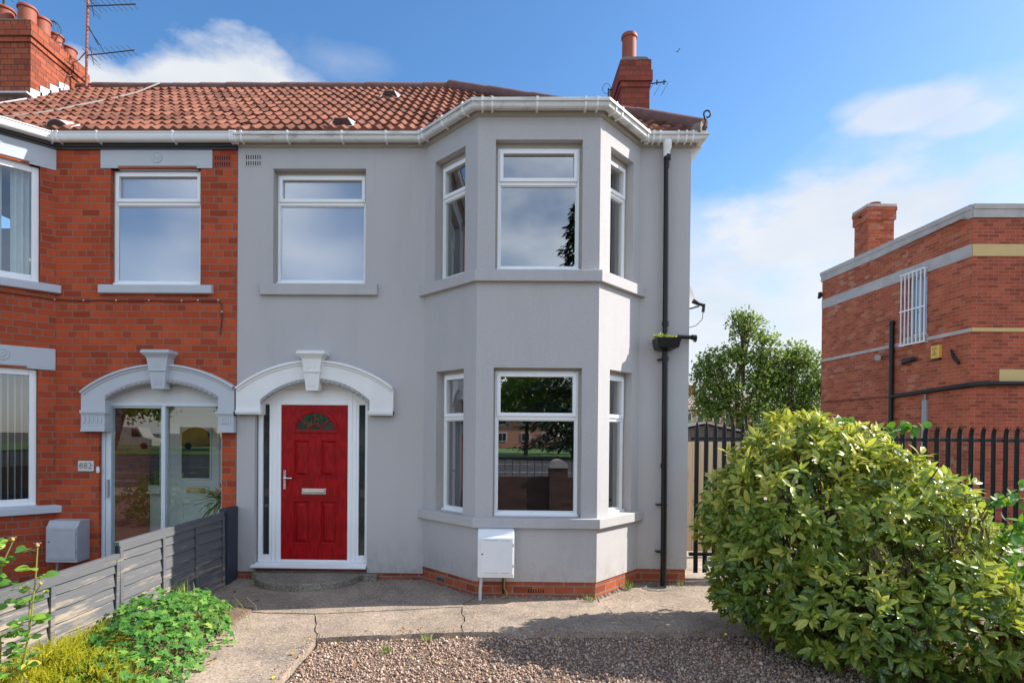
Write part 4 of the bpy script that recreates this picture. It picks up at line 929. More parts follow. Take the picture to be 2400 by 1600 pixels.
iw = MB(); iw.box(-5.32, -5.235, Yb - .05, Yb, 1.0, 2.3); iw.box(-4.93, -4.85, Yb - .05, Yb, 1.0, 2.3); iw.box(-5.2349, -4.9301, Yb - .05, Yb, 1.0, 1.09); iw.box(-5.2349, -4.9301, Yb - .05, Yb, 2.2, 2.3); iw.box(-5.34, -4.83, Yb - .08, Yb - .0501, .965, 1.0)
iwo = iw.build('inner_window', plain('white_inner_frame', (.74, .80, .79), .45, .04, 4, 60, 0), nb, bevel=.004)
g = MB(); g.quad((-5.235, Yb - .02, 1.09), (-4.93, Yb - .02, 1.09), (-4.93, Yb - .02, 2.2), (-5.235, Yb - .02, 2.2)); g.build('pane', M['glass_dark'], iwo)

nroof = tiled(nb, -10.4, XLn)
rb = MB(); rb.quad((XLn, RY, RZ - .01), (XLn, BACK + .2, EZ), (-10.4, BACK + .2, EZ), (-10.4, RY, RZ - .01)); rb.build('rear_roof_slope', M['tile'], nroof)
capline(nroof, (-10.4, RY, RZ + .005), (XLn, RY, RZ + .005), .095, 'ridge_tiles')
br = MB(); g1 = offp([ND, NC, NB, NA], .12); inn_ = [(-8.55, -.0, 5.65), (-7.8, -.0, 5.68), (-6.3, -.0, 5.68), (-5.6, -.0, 5.65)]
for i in range(3): br.quad((g1[i][0], g1[i][1], 5.60), (g1[i + 1][0], g1[i + 1][1], 5.60), inn_[i + 1], inn_[i])
br.build('bay_roof', M['felt'], nroof)
roof_vent(nroof, -5.62, -.03, .30, True)
ch = MB(); X1 = -7.375; X0 = -8.6; Y0, Y1 = 1.72, 2.95
ch.box(X0, X1, Y0, Y1, 5.7, 7.97); ch.box(X0 - .0, X1 + .02, Y0 - .02, Y1 + .02, 7.97, 8.05); ch.box(X0, X1 + .045, Y0 - .045, Y1 + .045, 8.05, 8.22); ch.box(X0, X1 + .005, Y0 - .005, Y1 + .005, 8.22, 8.32)
nch = ch.build('chimney', M['brick_chim'], nb)
fl_ = MB(); fl_.prism([(X0, 8.32), (X1 - .02, 8.32), (X1 - .12, 8.37), (X0, 8.37)], 'Y', Y0 + .04, Y1 - .04); fl_.build('chimney_flaunching', M['mortar'], nch)
for k, y in enumerate((1.93, 2.20, 2.52, 2.80)): pot(nch, -7.60 + .02 * (k % 2), y, 8.345, .125, (.31, .31, .26, .22)[k])
pot(nch, -7.98, 1.95, 8.345, .13, .30); pot(nch, -8.35, 2.0, 8.345, .13, .3)
fl_ = MB()
for k in range(4):
    y = 1.70 + k * .20; zz = EZ + (y - EY) / (RY - EY) * (RZ - EZ) + .02
    fl_.add([(X1 + .012, y, zz), (X1 + .012, y + .24, zz + .18), (X1 + .012, y + .24, zz + .22 + .04), (X1 + .012, y, zz + .20)], [(0, 1, 2, 3)])
    fl_.add([(X1 + .012, y, zz + .02), (X1 + .012, y + .24, zz + .20), (X1 + .17, y + .24, zz + .19), (X1 + .17, y, zz + .01)], [(0, 1, 2, 3)])
fl_.box(X0, X1 + .05, Y0 - .14, Y0 - .0, 7.10, 7.13); fl_.box(X0, X1 + .0125, Y0 - .012, Y0, 7.05, 7.17); fl_.build('lead_flashing', M['lead'], nch)

# ------------------------------------------------------------------ small things fixed to the houses
def text_mesh(name, s, size, loc, rot, mat, parent, ext=.001):
    c = bpy.data.curves.new(name, 'FONT'); c.body = s; c.size = size; c.offset = -.0022; c.extrude = ext; c.align_x = 'CENTER'; c.align_y = 'CENTER'; c.resolution_u = 3
    t_ = bpy.data.objects.new(name + '_tmp', c); col.objects.link(t_); bpy.context.view_layer.update()
    me = bpy.data.meshes.new_from_object(t_.evaluated_get(bpy.context.evaluated_depsgraph_get())); bpy.data.objects.remove(t_)
    me.transform(Matrix.Translation(loc) @ Euler(rot).to_matrix().to_4x4()); me.name = name
    me.materials.clear(); me.materials.append(mat); o = bpy.data.objects.new(name, me); col.objects.link(o); o.parent = parent; o.matrix_parent_inverse = parent_inv(parent); return o
nplate = MB(); nplate.box(-5.355, -5.152, -.016, -.001, 1.360, 1.492); npo = tag(nplate.build('house_number_plate', M['number_tile'], bevel=.003), 'white tile with the number 882 beside the glazed porch', 'house number')
bpy.context.view_layer.update()
text_mesh('digits', '882', .112, (-5.2535, -.0175, 1.426), (R_(90), 0, 0), M['black_metal'], npo)
dd = MB(); dd.box(-5.350, -5.322, -.018, -.0165, 1.428, 1.433); dd.box(-5.182, -5.156, -.018, -.0165, 1.428, 1.433); dd.build('number_dash', M['black_metal'], npo)
db = MB(); db.prism([(-5.098 + .018 * math.cos(a) , 1.378 + (.022 if math.sin(a) > 0 else -.022) + .018 * math.sin(a)) for a in [2 * math.pi * k / 20 for k in range(20)]], 'Y', -.02, -.001); dbo = tag(db.build('doorbell', M['upvc'], bevel=.004), 'small white doorbell push on the brick by the glazed porch', 'doorbell')
b = MB(); b.lathe([(0, .002), (.007, .002), (.008, 0)], (0, 0, 0), 12, M4=Matrix.Translation((-5.098, -.02, 1.362)) @ Matrix.Rotation(R_(90), 4, 'X')); b.build('button', M['chrome'], dbo)

def meter(x0, x1, yb, yf, z0, z1, m, label, legs):
    t_ = thing('meter_box', ((x0 + x1) / 2, yb, z0), label, 'meter box')
    b = MB(); lt = .075
    b.prism([(yb, z0), (yf, z0), (yf, z1 - lt), (yf + .02, z1 - lt + .012), (yf + .055, z1), (yb, z1)], 'X', x0, x1); bo = b.build('casing', m, t_, bevel=.008, seg=3)
    d = MB(); d.box(x0 + .03, x1 - .014, yf - .010, yf - .001, z0 + .035, z1 - lt - .01); do = d.build('door', m, t_, bevel=.004)
    k = MB(); k.lathe([(0, .003), (.008, .003), (.009, 0)], (0, 0, 0), 12, M4=Matrix.Translation((x0 + .052, yf - .0105, (z0 + z1) / 2)) @ Matrix.Rotation(R_(90), 4, 'X')); k.build('lock', M['black_metal'], do)
    l = MB()
    for zz in (z0 + .055, z1 - lt - .035):
        l.box(x0 + .07, x1 - .17, yf - .0115, yf - .0102, zz, zz + .004); l.box(x1 - .15, x1 - .05, yf - .0115, yf - .0102, zz, zz + .004)
    for zz in (z0 + .12, z1 - lt - .10): l.box(x1 - .013, x1 - .004, yf - .012, yf - .001, zz, zz + .03)
    l.build('door_grooves', plain('groove_grey', (.28, .28, .29), .6, .1, 5, 60, 0), do)
    if legs:
        p = MB(); p.tube([(x0 + .045, yb - .07, z0), (x0 + .03, yb - .075, .12), (x0 + .028, yb - .085, -.01)], .019, 12); p.build('pipe', M['cable_white'] if legs == 1 else M['steel_grey'], t_, smooth=True)
        if legs == 1:
            c = MB(); c.tube([(x0 + .30, yb - .03, z0), (x0 + .30, yb - .03, .12), (x0 + .33, yb - .05, .09), (x0 + .335, yb - .06, .05), (x0 + .31, yb - .03, .02), (x0 + .25, yb - .02, .01)], .005, 6); c.build('earth_wire', plain('green_yellow_wire', (.35, .36, .12), .5, .1, 9, 60, 0), t_)
            c = MB(); c.tube([(x0 + .29, yb - .02, z0), (x0 + .29, yb - .02, .06)], .012, 8); c.build('cable', M['black_plastic'], t_)
    return t_
meter(-.200, .205, -.729, -.935, .283, .808, M['meter_white'], 'white meter box with a door on the grey bay, above the brick base', 1)
meter(-5.60, -5.205, 0, -.235, .235, .75, M['meter_grey'], 'grey weathered meter box on the red brick wall behind the fence', 2)

# cable pinned across the brickwork
cb = MB(); r = random.Random(5)
pts = [(-6.39, -.745, 3.560), (-6.0, -.36, 3.55), (-5.66, -.012, 3.543)] + [(-5.6 + k * .105, -.012, 3.545 - .012 * abs(math.sin(k * .55)) + r.uniform(-.003, .003)) for k in range(20)] + [(-3.555, -.012, 3.545), (-3.515, -.012, 3.50), (-3.505, -.014, 3.40), (-3.512, -.012, 3.28), (-3.53, -.012, 3.12)]
cb.tube(pts, .0065, 6); cbo = tag(cb.build('wall_cable', M['cable_dark'], smooth=True), 'thin dark cable pinned across the red brick wall below the upper window', 'cable')
cl = MB()
for k in (2, 6, 10, 14, 18, 20, 23, 25): cl.box(pts[k][0] - .007, pts[k][0] + .007, -.022, -.002, pts[k][2] - .004, pts[k][2] + .012)
cl.build('cable_clip', M['cable_white'], cbo)
# wires lying over the roof
def rp(x, y, h=.06): return (x, y, EZ + (y - EY) / (RY - EY) * (RZ - EZ) + h)
c = MB(); c.tube([rp(-9.6, .45), rp(-8.4, .80), rp(-7.6, 1.12), rp(-7.30, 1.55, .08)], .013, 6); tag(c.build('roof_cable', M['cable_white'], smooth=True), 'thick white cable rising over the tiles to the large left chimney', 'cable')
c = MB(); c.tube([rp(-6.9, .30), rp(-6.6, .47), rp(-6.35, .78, .055), rp(-6.2, 1.2, .06), rp(-6.05, 1.7, .055), rp(-5.97, 2.2, .06), rp(-5.9, 2.7, .12)], .012, 6); tag(c.build('roof_cable', plain('grey_cable', (.28, .25, .23), .6, .1, 8, 60, 0), smooth=True), 'thin grey cable slanting up the tiles to the ridge right of the large chimney', 'cable')

# TV aerials
def yagi(mb, o, d, L, n, el0, el1, up=(0, 0, 1), tilt=.0, r=.0045):
    o, d = Vector(o), Vector(d).normalized(); mb.tube([o, o + d * L], .009, 6); s = d.cross(Vector(up)).normalized(); e_ = (s + Vector(up) * tilt).normalized()
    for k in range(n):
        p = o + d * (L * (k + .5) / n); h = el0 + (el1 - el0) * k / n
        mb.tube([p - e_ * h, p + e_ * h], r, 5)
ta = thing('tv_aerial', (-7.12, 2.62, 7.8), 'tall rusty mast with two long television aerials beside the large left chimney', 'aerial')
m = MB(); m.tube([(-7.13, 2.62, 7.72), (-7.12, 2.62, 8.6), (-7.10, 2.62, 9.42)], .021, 8); m.tube([(-7.20, 2.62, 7.80), (-7.06, 2.62, 7.80)], .02, 6); m.build('mast', M['rust'], ta, smooth=True)
for (z, sg, tl) in ((9.17, .92, .0), (8.33, .90, .07)):
    m = MB(); yagi(m, (-7.10, 2.60, z), (1, -.05, tl), sg * .95, 9, .17, .13, tilt=.0); m.tube([(-7.05, 2.7, z - .11), (-6.92, 2.42, z + .02)], .005, 5); m.tube([(-7.02, 2.7, z + .09), (-6.9, 2.42, z - .06)], .005, 5)
    for dz in (-.10, -.05, .05, .10): m.tube([(-7.0, 2.45, z + dz), (-7.0, 2.8, z + dz)], .004, 4)
    m.build('antenna', M['aerial'], ta)
m = MB()
for k in range(7): m.tube([(-7.02 + .035 * k - .02, 2.5, 8.78 - .05 * k), (-7.10 + .035 * k - .02, 2.74, 8.80 - .05 * k)], .0045, 5)
m.tube([(-7.08, 2.6, 8.83), (-6.88, 2.56, 8.48)], .008, 5); m.build('antenna', M['aerial'], ta)
m = MB(); m.tube([(-7.12, 2.62, 8.42), (-7.22, 2.58, 8.25), (-7.32, 2.5, 8.12)], .010, 6); m.tube([(-7.12, 2.62, 8.0), (-7.2, 2.6, 7.93), (-7.34, 2.56, 7.96), (-7.42, 2.3, 7.76)], .007, 6); m.build('bracket', M['rust'], ta)
m = MB(); yagi(m, (-8.3, 2.3, 9.12), (1, 0, .10), .95, 9, .15, .10); m.tube([(-8.3, 2.3, 8.3), (-8.3, 2.3, 9.5)], .02, 6)
tag(m.build('tv_aerial', M['aerial']), 'aerial tip above the chimney pots in the top left corner', 'aerial')
m = MB(); m.tube([(1.9, 2.9, 7.45), (1.9, 2.9, 7.93)], .012, 6); m.tube([(1.9, 2.9, 7.90), (2.86, 2.72, 7.94)], .010, 6)
for x in (2.58, 2.70, 2.82): m.tube([(x - .03, 2.58, 7.83), (x + .03, 2.9, 8.03)], .0035, 5); m.tube([(x + .03, 2.58, 7.83 + .01), (x - .01, 2.9, 7.80)], .0035, 5); m.box(x - .01, x + .01, 2.72, 2.75, 7.90, 7.97)
for a in range(10):
    t0, t1 = a * .628, (a + 1) * .628; m.tube([(1.86 + .07 * math.cos(t0), 2.86, 7.90 + .09 * math.sin(t0)), (1.86 + .07 * math.cos(t1), 2.86, 7.90 + .09 * math.sin(t1))], .004, 4)
tag(m.build('tv_aerial', M['aerial']), 'small dark television aerial behind the single pot chimney on the right', 'aerial')
# wire bird guard on one pot
m = MB()
for k in range(6):
    a = math.pi * k / 6; m.tube([(-7.58 + .12 * math.cos(a) * math.cos(t_), 2.45 + .12 * math.sin(a) * math.cos(t_), 8.66 + .15 * math.sin(t_)) for t_ in [math.pi * q / 8 for q in range(9)]], .0035, 4)
tag(m.build('wire_guard', M['aerial']), 'domed wire guard over a pot of the large left chimney', 'bird guard')

# satellite dish on the gable
sd = thing('satellite_dish', (2.42, 1.0, 3.8), 'grey satellite dish with its receiver arm on the gable wall edge', 'satellite dish')
nrm = Vector((.50, -.72, .32)).normalized(); q = nrm.to_track_quat('Z', 'Y').to_matrix().to_4x4(); T = Matrix.Translation((2.60, 1.02, 3.90)) @ q
b = MB(); prof = [(.0, 0), (.08, .004), (.16, .017), (.22, .034), (.26, .05), (.262, .056), (.255, .054), (.2, .03), (.1, .006), (0, .004)]; b.lathe(prof, (0, 0, 0), 28, M4=T); b.build('reflector', M['dish'], sd, smooth=True)
b = MB(); b.tube([(2.42, 1.05, 3.75), (2.56, 1.05, 3.80), (2.60, 1.03, 3.88)], .016, 8); b.tube([(2.58, 1.0, 3.72), (2.70, .86, 3.66), (2.80, .80, 3.68)], .012, 6); b.build('arm', M['aerial'], sd)
b = MB(); b.tube([(2.72, .82, 3.76), (2.80, .80, 3.71), (2.88, .80, 3.69)], [.035, .022, .02], 10); b.tube([(2.87, .80, 3.71), (2.86, .80, 3.60)], .022, 8); b.build('receiver', M['black_plastic'], sd, smooth=True)
b = MB(); b.tube([(2.86, .8, 3.60), (2.85, .8, 3.50), (2.78, .85, 3.42), (2.66, .9, 3.39), (2.5, 1, 3.42), (2.42, 1, 3.47)], .005, 6); b.build('cable', M['aerial'], sd)

# doorstep ------------------------------------------------------------------
b = MB(); pts = [(-3.10, .01), (-3.10, -.06), (-2.99, -.085)]
for k in range(15):
    a = math.pi * k / 14; pts.append((-2.35 - .64 * math.cos(a) * 1.0, -.10 - .50 * math.sin(a) ** .85 + .06 * (math.cos(a) < 0) * abs(math.cos(a))))
pts += [(-1.66, -.085), (-1.50, -.055), (-1.50, .01)]
b.prism(pts, 'Z', -.02, .095); tag(b.build('doorstep', M['step'], bevel=.012, seg=3), 'worn half round concrete doorstep below the red front door', 'doorstep')

# ------------------------------------------------------------------ ground
g = MB(); g.quad((-600, -600, -.075), (600, -600, -.075), (600, 900, -.075), (-600, 900, -.075)); tag(g.build('ground', M['ground']), kind='structure')
def jit_line(a, b, n, amp, seed):
    r = random.Random(seed); out = []
    for k in range(n + 1):
        t_ = k / n; j = amp * (0 if k in (0, n) else r.uniform(-1, 1)); d = Vector((b[0] - a[0], b[1] - a[1])).normalized(); out.append((a[0] + (b[0] - a[0]) * t_ - d.y * j, a[1] + (b[1] - a[1]) * t_ + d.x * j))
    return out
P0, P1, P2, P3, P4 = (-1.63, -2.12), (-.30, -1.90), (1.33, -1.85), (2.95, -1.72), (3.9, -1.72)
front = lambda a, b, s: jit_line(a, b, 14, .012, s)
def slab(pts, seed, dz=0.0):
    b = MB(); b.prism(pts, 'Z', -.072, dz); return b
sl = MB()
j1 = jit_line(P0, (-1.86, -1.42), 7, .015, 1); j1b = jit_line((-1.86, -1.42), (-3.25, -1.33), 8, .02, 11)
j2 = jit_line(P1, (-.36, -1.0), 8, .018, 2); j3 = jit_line(P2, (1.16, -.72), 9, .016, 3)
jt = jit_line((-1.86, -1.42), (-.34, -1.10), 8, .01, 4)
gap = .006
def shift(l, dx, dy): return [(x + dx, y + dy) for x, y in l]
s1 = shift(j1, -gap, 0)[::1] + shift(j1b, 0, -gap)[1:] + [(-3.28, -1.9), (-2.75, -2.0), (-2.56, -2.4), (-2.54, -7.2), (-1.62, -7.2)] + jit_line((-1.62, -7.2), P0, 40, .012, 9)[1:-1]
s2 = front(P0, P1, 5)[:-1] + shift(j2, -gap, 0)[:-1] + shift(jt, 0, -gap)[::-1][0:] + shift(j1, gap, 0)[::-1][1:-1]
s3 = [(-3.30, .0), (-3.29, -1.31)] + shift(j1b, 0, gap)[::-1][1:-1] + shift(jt, 0, gap) + [(-.36, -.98), (-.22, -.70), (-.90, .03)]
s4 = front(P1, P2, 6) + shift(j3, -gap, 0)[1:] + [(-.2, -.70)] + shift(j2, gap, 0)[::-1][:-1]
s5 = front(P2, P3, 7) + [P4, (3.9, .3), (2.43, .3), (2.40, 0), (1.80, .02), (1.18, -.70)] + shift(j3, gap, 0)[::-1][1:-1]
for s_, dz in ((s1, .0), (s2, .004), (s3, .008), (s4, .002), (s5, -.004)): sl.prism(s_, 'Z', -.07, dz)
po = tag(sl.build('path', M['concrete'], bevel=.006), kind='structure')
b = MB(); b.quad((2.42, .30, -.012), (8, .30, -.012), (8, 2.2, -.012), (2.42, 2.2, -.012)); b.quad((2.42, 2.204, -.012), (9, 2.204, -.012), (9, 30, -.012), (2.42, 30, -.012)); tag(b.build('side_path', concrete_mat('side_concrete', (.42, .36, .29))), kind='structure')
b = MB(); b.quad((-1.60, -8, -.050), (5.6, -8, -.050), (5.6, -1.72, -.050), (-1.60, -1.72, -.050)); tag(b.build('gravel_bed', M['soil']), kind='structure')
b = MB(); n_ = 24; V = []; Fc = []
xs = np.linspace(-3.28, -2.52, n_); ys = np.linspace(-7.5, -1.3, 60)
for j, y in enumerate(ys):
    for i, x in enumerate(xs): V.append((x, y, .012 + .05 * math.sin(i / (n_ - 1) * math.pi) + random.uniform(-.008, .008) - .04 * (i == n_ - 1)))
for j in range(59):
    for i in range(n_ - 1): Fc.append((j * n_ + i, j * n_ + i + 1, (j + 1) * n_ + i + 1, (j + 1) * n_ + i))
b.add(V, Fc); bo = tag(b.build('planting_bed', M['soil'], smooth=True), kind='structure'); 
# neighbour's garden
b = MB(); b.quad((-12, -9, -.03), (-3.34, -9, -.03), (-3.34, 0, -.03), (-12, 0, -.03)); tag(b.build('neighbour_garden_ground', M['soil']), kind='structure')

def inst_mesh(name, tv, tf, pos, rot, scl, rnd, mat, parent=None, extra=None, smooth=False):
    """many copies of a small template (tv verts Kx3, tf faces) baked into one mesh; rot Nx3x3; extra Kx2 goes to attribute g,b"""
    tv = np.array(tv, float); K = len(tv); N = len(pos)
    V = np.einsum('nij,nkj->nki', rot, tv[None] * scl[:, None, :]) + pos[:, None, :]
    V = V.reshape(-1, 3); sizes = [len(f) for f in tf]; base = np.concatenate([np.array(f) for f in tf]); nl = len(base)
    idx = (base[None] + (np.arange(N) * K)[:, None]).ravel(); st = np.cumsum([0] + sizes[:-1])
    starts = (st[None] + (np.arange(N) * nl)[:, None]).ravel(); tot = np.tile(sizes, N)
    off = np.zeros(3)
    if parent is None: off = np.array([(V[:, 0].min() + V[:, 0].max()) / 2, (V[:, 1].min() + V[:, 1].max()) / 2, V[:, 2].min()]); V = V - off
    me = bpy.data.meshes.new(name); me.vertices.add(len(V)); me.vertices.foreach_set('co', V.astype(np.float32).ravel())
    me.loops.add(len(idx)); me.loops.foreach_set('vertex_index', idx.astype(np.int32))
    me.polygons.add(len(starts)); me.polygons.foreach_set('loop_start', starts.astype(np.int32)); me.polygons.foreach_set('loop_total', tot.astype(np.int32))
    me.update(calc_edges=True); me.materials.append(mat)
    at = me.attributes.new('rnd', 'FLOAT_COLOR', 'POINT'); C4 = np.ones((N, K, 4), np.float32); C4[:, :, 0] = rnd[:, None]
    if extra is not None: C4[:, :, 1:3] = np.array(extra)[None]
    at.data.foreach_set('color', C4.ravel())
    if smooth: me.shade_smooth()
    o = bpy.data.objects.new(name, me); col.objects.link(o); o.location = off
    if parent is not None: o.parent = parent; o.matrix_parent_inverse = parent_inv(parent)
    return o
def basis(d, n):
    """rotation matrices with columns side, dir, normal for direction d and rough normal n"""
    d = d / np.linalg.norm(d, axis=1, keepdims=True); s = np.cross(d, n); s /= np.linalg.norm(s, axis=1, keepdims=True) + 1e-9; n2 = np.cross(s, d)
    return np.stack([s, d, n2], 2)
def leaf_tpl(wid=.36, fold=.10, droop=.18, ks=((.22, .72), (.5, 1.), (.78, .66))):
    v = [(0, 0, 0)]; ex = [(0, 0)]
    for t_, w_ in ks:
        h = -droop * t_ ** 2; x = wid * w_ / 2
        v += [(-x, t_, h + fold * w_ * wid), (0, t_, h), (x, t_, h + fold * w_ * wid)]; ex += [(t_, 1), (t_, 0), (t_, 1)]
    v.append((0, 1, -droop)); ex.append((1, 0)); f = [(0, 2, 1), (0, 3, 2)]
    for k in range(len(ks) - 1):
        a = 1 + 3 * k; f += [(a, a + 1, a + 4, a + 3), (a + 1, a + 2, a + 5, a + 4)]
    a = 1 + 3 * (len(ks) - 1); f += [(a, a + 1, a + 3), (a + 1, a + 2, a + 3)]
    return v, f, ex
def rand_unit(n, g=rng):
    v = g.normal(size=(n, 3)); return v / np.linalg.norm(v, axis=1, keepdims=True)

# gravel
n = 40000
gx = rng.uniform(-1.60, 3.6, n); gy = rng.uniform(-4.3, -1.74, n)
edge = np.interp(gx, [-1.63, -.30, 1.33, 2.95, 4], [-2.12, -1.90, -1.85, -1.72, -1.72])
ok = (gy < edge - .004); gx, gy = gx[ok], gy[ok]; n = len(gx)
ico = [(0, 0, 1), (.9, 0, .3), (.2, .85, .35), (-.75, .5, .3), (-.7, -.55, .35), (.3, -.9, .3), (.5, .4, -.6), (-.6, .1, -.6), (.1, -.5, -.7)]
icf = [(0, 1, 2), (0, 2, 3), (0, 3, 4), (0, 4, 5), (0, 5, 1), (1, 6, 2), (2, 6, 7), (2, 7, 3), (3, 7, 4), (4, 7, 8), (4, 8, 5), (5, 8, 6), (5, 6, 1), (6, 8, 7)]
s = rng.gamma(3, .0018, n) + .0025; d_ = rand_unit(n); nn_ = rand_unit(n)
nearf = np.clip((-gy - 1.7) / 3, 0, 1)
bs_ = basis(d_, nn_)
inst = inst_mesh('gravel', ico, icf, np.stack([gx, gy, -.048 + s * .5], 1), bs_, np.stack([s * rng.uniform(.8, 1.3, n), s * rng.uniform(.8, 1.5, n), s * rng.uniform(.5, .9, n)], 1), np.clip(rng.beta(1.6, 2.4, n), 0, 1), M['pebble'])
tag(inst, 'brown and pink gravel covering the bed in front of the path', 'gravel', kind='stuff')
# loose grit and dirt on the concrete edges
n = 900
t_ = rng.uniform(0, 1, n); gx = rng.uniform(-1.75, 3.0, n); gy = np.interp(gx, [-1.63, -.30, 1.33, 2.95], [-2.12, -1.90, -1.85, -1.72]) + rng.exponential(.035, n)
gx = np.where(t_ < .35, -1.63 - rng.exponential(.03, n), gx); gy = np.where(t_ < .35, rng.uniform(-4.2, -2.1, n), gy)
s = rng.uniform(.003, .008, n)
inst = inst_mesh('loose_grit', ico, icf, np.stack([gx, gy, .004 + s * .4], 1), basis(rand_unit(n), rand_unit(n)), np.stack([s, s, s * .7], 1), rng.random(n), M['pebble']); tag(inst, 'loose grit scattered along the concrete edge', 'grit', kind='stuff')
# fallen leaves and little weeds
n = 150
fx_ = np.concatenate([rng.uniform(-1.55, 2.8, 70), rng.uniform(-1.75, -1.5, 22), rng.uniform(-2.6, -2.25, 14), rng.uniform(-3.2, -2.6, 14), rng.uniform(-1.4, 2.6, 30)])
fy_ = np.concatenate([rng.uniform(-4.0, -1.95, 70), rng.uniform(-4, -2.1, 22), rng.uniform(-3.5, -2.2, 14), rng.uniform(-1.3, -.6, 14), rng.uniform(-1.98, -1.82, 30)])
dv = rand_unit(n); dv[:, 2] *= .25; nv = np.tile([0, 0, 1.], (n, 1)) + rand_unit(n) * .45
v, f, ex = leaf_tpl(.6, .3, -.25)
s = rng.uniform(.025, .055, n)
o = inst_mesh('fallen_leaves', v, f, np.stack([fx_, fy_, np.where((fx_ > -1.6) & (fy_ < -1.95), -.028, .012)], 1), basis(dv, nv), np.stack([s, s, s], 1), rng.random(n), M['fallen'], extra=ex); tag(o, 'small brown and yellow fallen leaves on gravel and concrete', 'fallen leaves', kind='stuff')
def blades(name, cx, cy, z, n, r, h, label, mat=M['grass_blade'], lean=.5, wd=.02, cat='grass tuft'):
    a = rng.uniform(0, 2 * np.pi, n); rr_ = r * np.sqrt(rng.random(n)); pos = np.stack([cx + rr_ * np.cos(a), cy + rr_ * np.sin(a), np.full(n, z)], 1)
    d = np.stack([np.cos(a) * lean * rng.random(n), np.sin(a) * lean * rng.random(n), np.ones(n)], 1); v, f, ex = leaf_tpl(wd, .2, .35, ((.3, 1.), (.6, .8), (.85, .5)))
    s = h * rng.uniform(.5, 1.1, n); o = inst_mesh(name, v, f, pos, basis(d, np.stack([np.cos(a), np.sin(a), np.zeros(n) + .1], 1)), np.stack([s, s, s], 1), rng.random(n), mat, extra=ex)
    tag(o, label, cat); return o
blades('grass_tuft', -3.16, -1.62, .03, 70, .12, .34, 'tuft of thin grass against the fence behind the green clump', wd=.035)
for (x, y, nm, h, lb) in ((-.62, -2.05, 'weed', .07, 'low green weed in the gravel left of the shade'), (-.95, -2.35, 'weed', .07, 'light green weed sprouting in the sunny gravel'), (1.08, -.80, 'weed', .09, 'dry weed at the front right corner of the bay base'), (1.60, -.30, 'weed', .12, 'dry yellow weed in the corner right of the bay'), (2.32, -.06, 'weed', .07, 'small green weed at the right hand house corner')):
    blades(nm, x, y, -.03 if y < -1.9 else 0, 26, .05, h, lb, lean=1.3, wd=.12, cat='weed')
# drain gully under the downpipe
gl = MB(); N = 22
for k in range(N):
    a, b2 = 2 * math.pi * k / N, 2 * math.pi * (k + 1) / N
    P = lambda t_, sc: (1.98 + .155 * sc * math.cos(t_), -.20 + .115 * sc * math.sin(t_))
    (x0, y0), (x1, y1), (X0, Y0), (X1, Y1) = P(a, .8), P(b2, .8), P(a, 1.12), P(b2, 1.12)
    gl.quad((x0, y0, .016), (x1, y1, .016), (X1, Y1, .001), (X0, Y0, .001)); gl.quad((x0, y0, .016), (x1, y1, .016), (x1, y1, .0015), (x0, y0, .0015))
go = tag(gl.build('drain_gully', M['step'], smooth=True), 'oval concrete drain gully at the foot of the black downpipe', 'drain')
gl = MB(); gl.add([(1.98 + .155 * .85 * math.cos(2 * math.pi * k / N), -.20 + .115 * .85 * math.sin(2 * math.pi * k / N), .003) for k in range(N)], [tuple(range(N))]); gl.build('drain_hole', M['dark'], go)

# ------------------------------------------------------------------ garden fence
gf = thing('garden_fence', (-3.3, -2, 0), 'low slatted fence in flaking grey paint between the two front gardens', 'fence')
r = random.Random(4)
def fence_panel(y0, y1, z0, z1, battens, lean, post_first=True):
    b = MB(); Mx = Matrix.Translation((-3.32, 0, 0)) @ Matrix.Rotation(lean, 4, 'Y'); nB = 7; hgt = (z1 - z0 - .05) / nB
    segs = 10
    for k in range(nB):
        za = z0 + k * hgt; zt_ = za + hgt + .018
        ys_ = [y0 + (y1 - y0) * q / segs for q in range(segs + 1)]; lo = [za + r.uniform(-.006, .006) for _ in ys_]
        for q in range(segs):
            b.add([(.022, ys_[q], lo[q]), (.022, ys_[q + 1], lo[q + 1]), (.002, ys_[q + 1], zt_), (.002, ys_[q], zt_), (.008, ys_[q], lo[q]), (.008, ys_[q + 1], lo[q + 1]), (-.004, ys_[q + 1], zt_), (-.004, ys_[q], zt_)], [(0, 1, 2, 3), (4, 7, 6, 5), (0, 4, 5, 1), (3, 2, 6, 7)], Mx)
    o = b.build('fence_panel', M['fence'], gf)
    f_ = MB(); f_.box(-.022, .028, y1, y0, z1 - .035, z1, Mx); f_.box(.017, .030, y1 + .03, y0 - .03, z1 - .085, z1 - .0355, Mx)
    for yb in battens: f_.box(.017, .036, yb - .022, yb + .022, z0 - .01, z1 - .036 - (.05 if yb not in (battens[0], battens[-1]) else 0), Mx)
    f_.build('panel_frame', M['fence'], o, bevel=.003)
fence_panel(-.36, -2.35, .02, .90, (-.385, -1.02, -1.66, -2.325), R_(-.6))
fence_panel(-2.375, -4.35, -.02, .805, (-2.40, -3.15, -3.75, -4.32), R_(1.0))
fence_panel(-4.40, -6.3, -.02, .79, (-4.43, -5.3, -6.2), R_(.6))
b = MB(); b.box(-3.375, -3.285, -.345, -.02, 0, .935); b.box(-3.284, -3.270, -.33, -.25, 0, .915); b.build('fence_post', plain('dark_grey_fence_paint', (.030, .036, .055), .55, .2, 5, 80, .3), gf, bevel=.004)

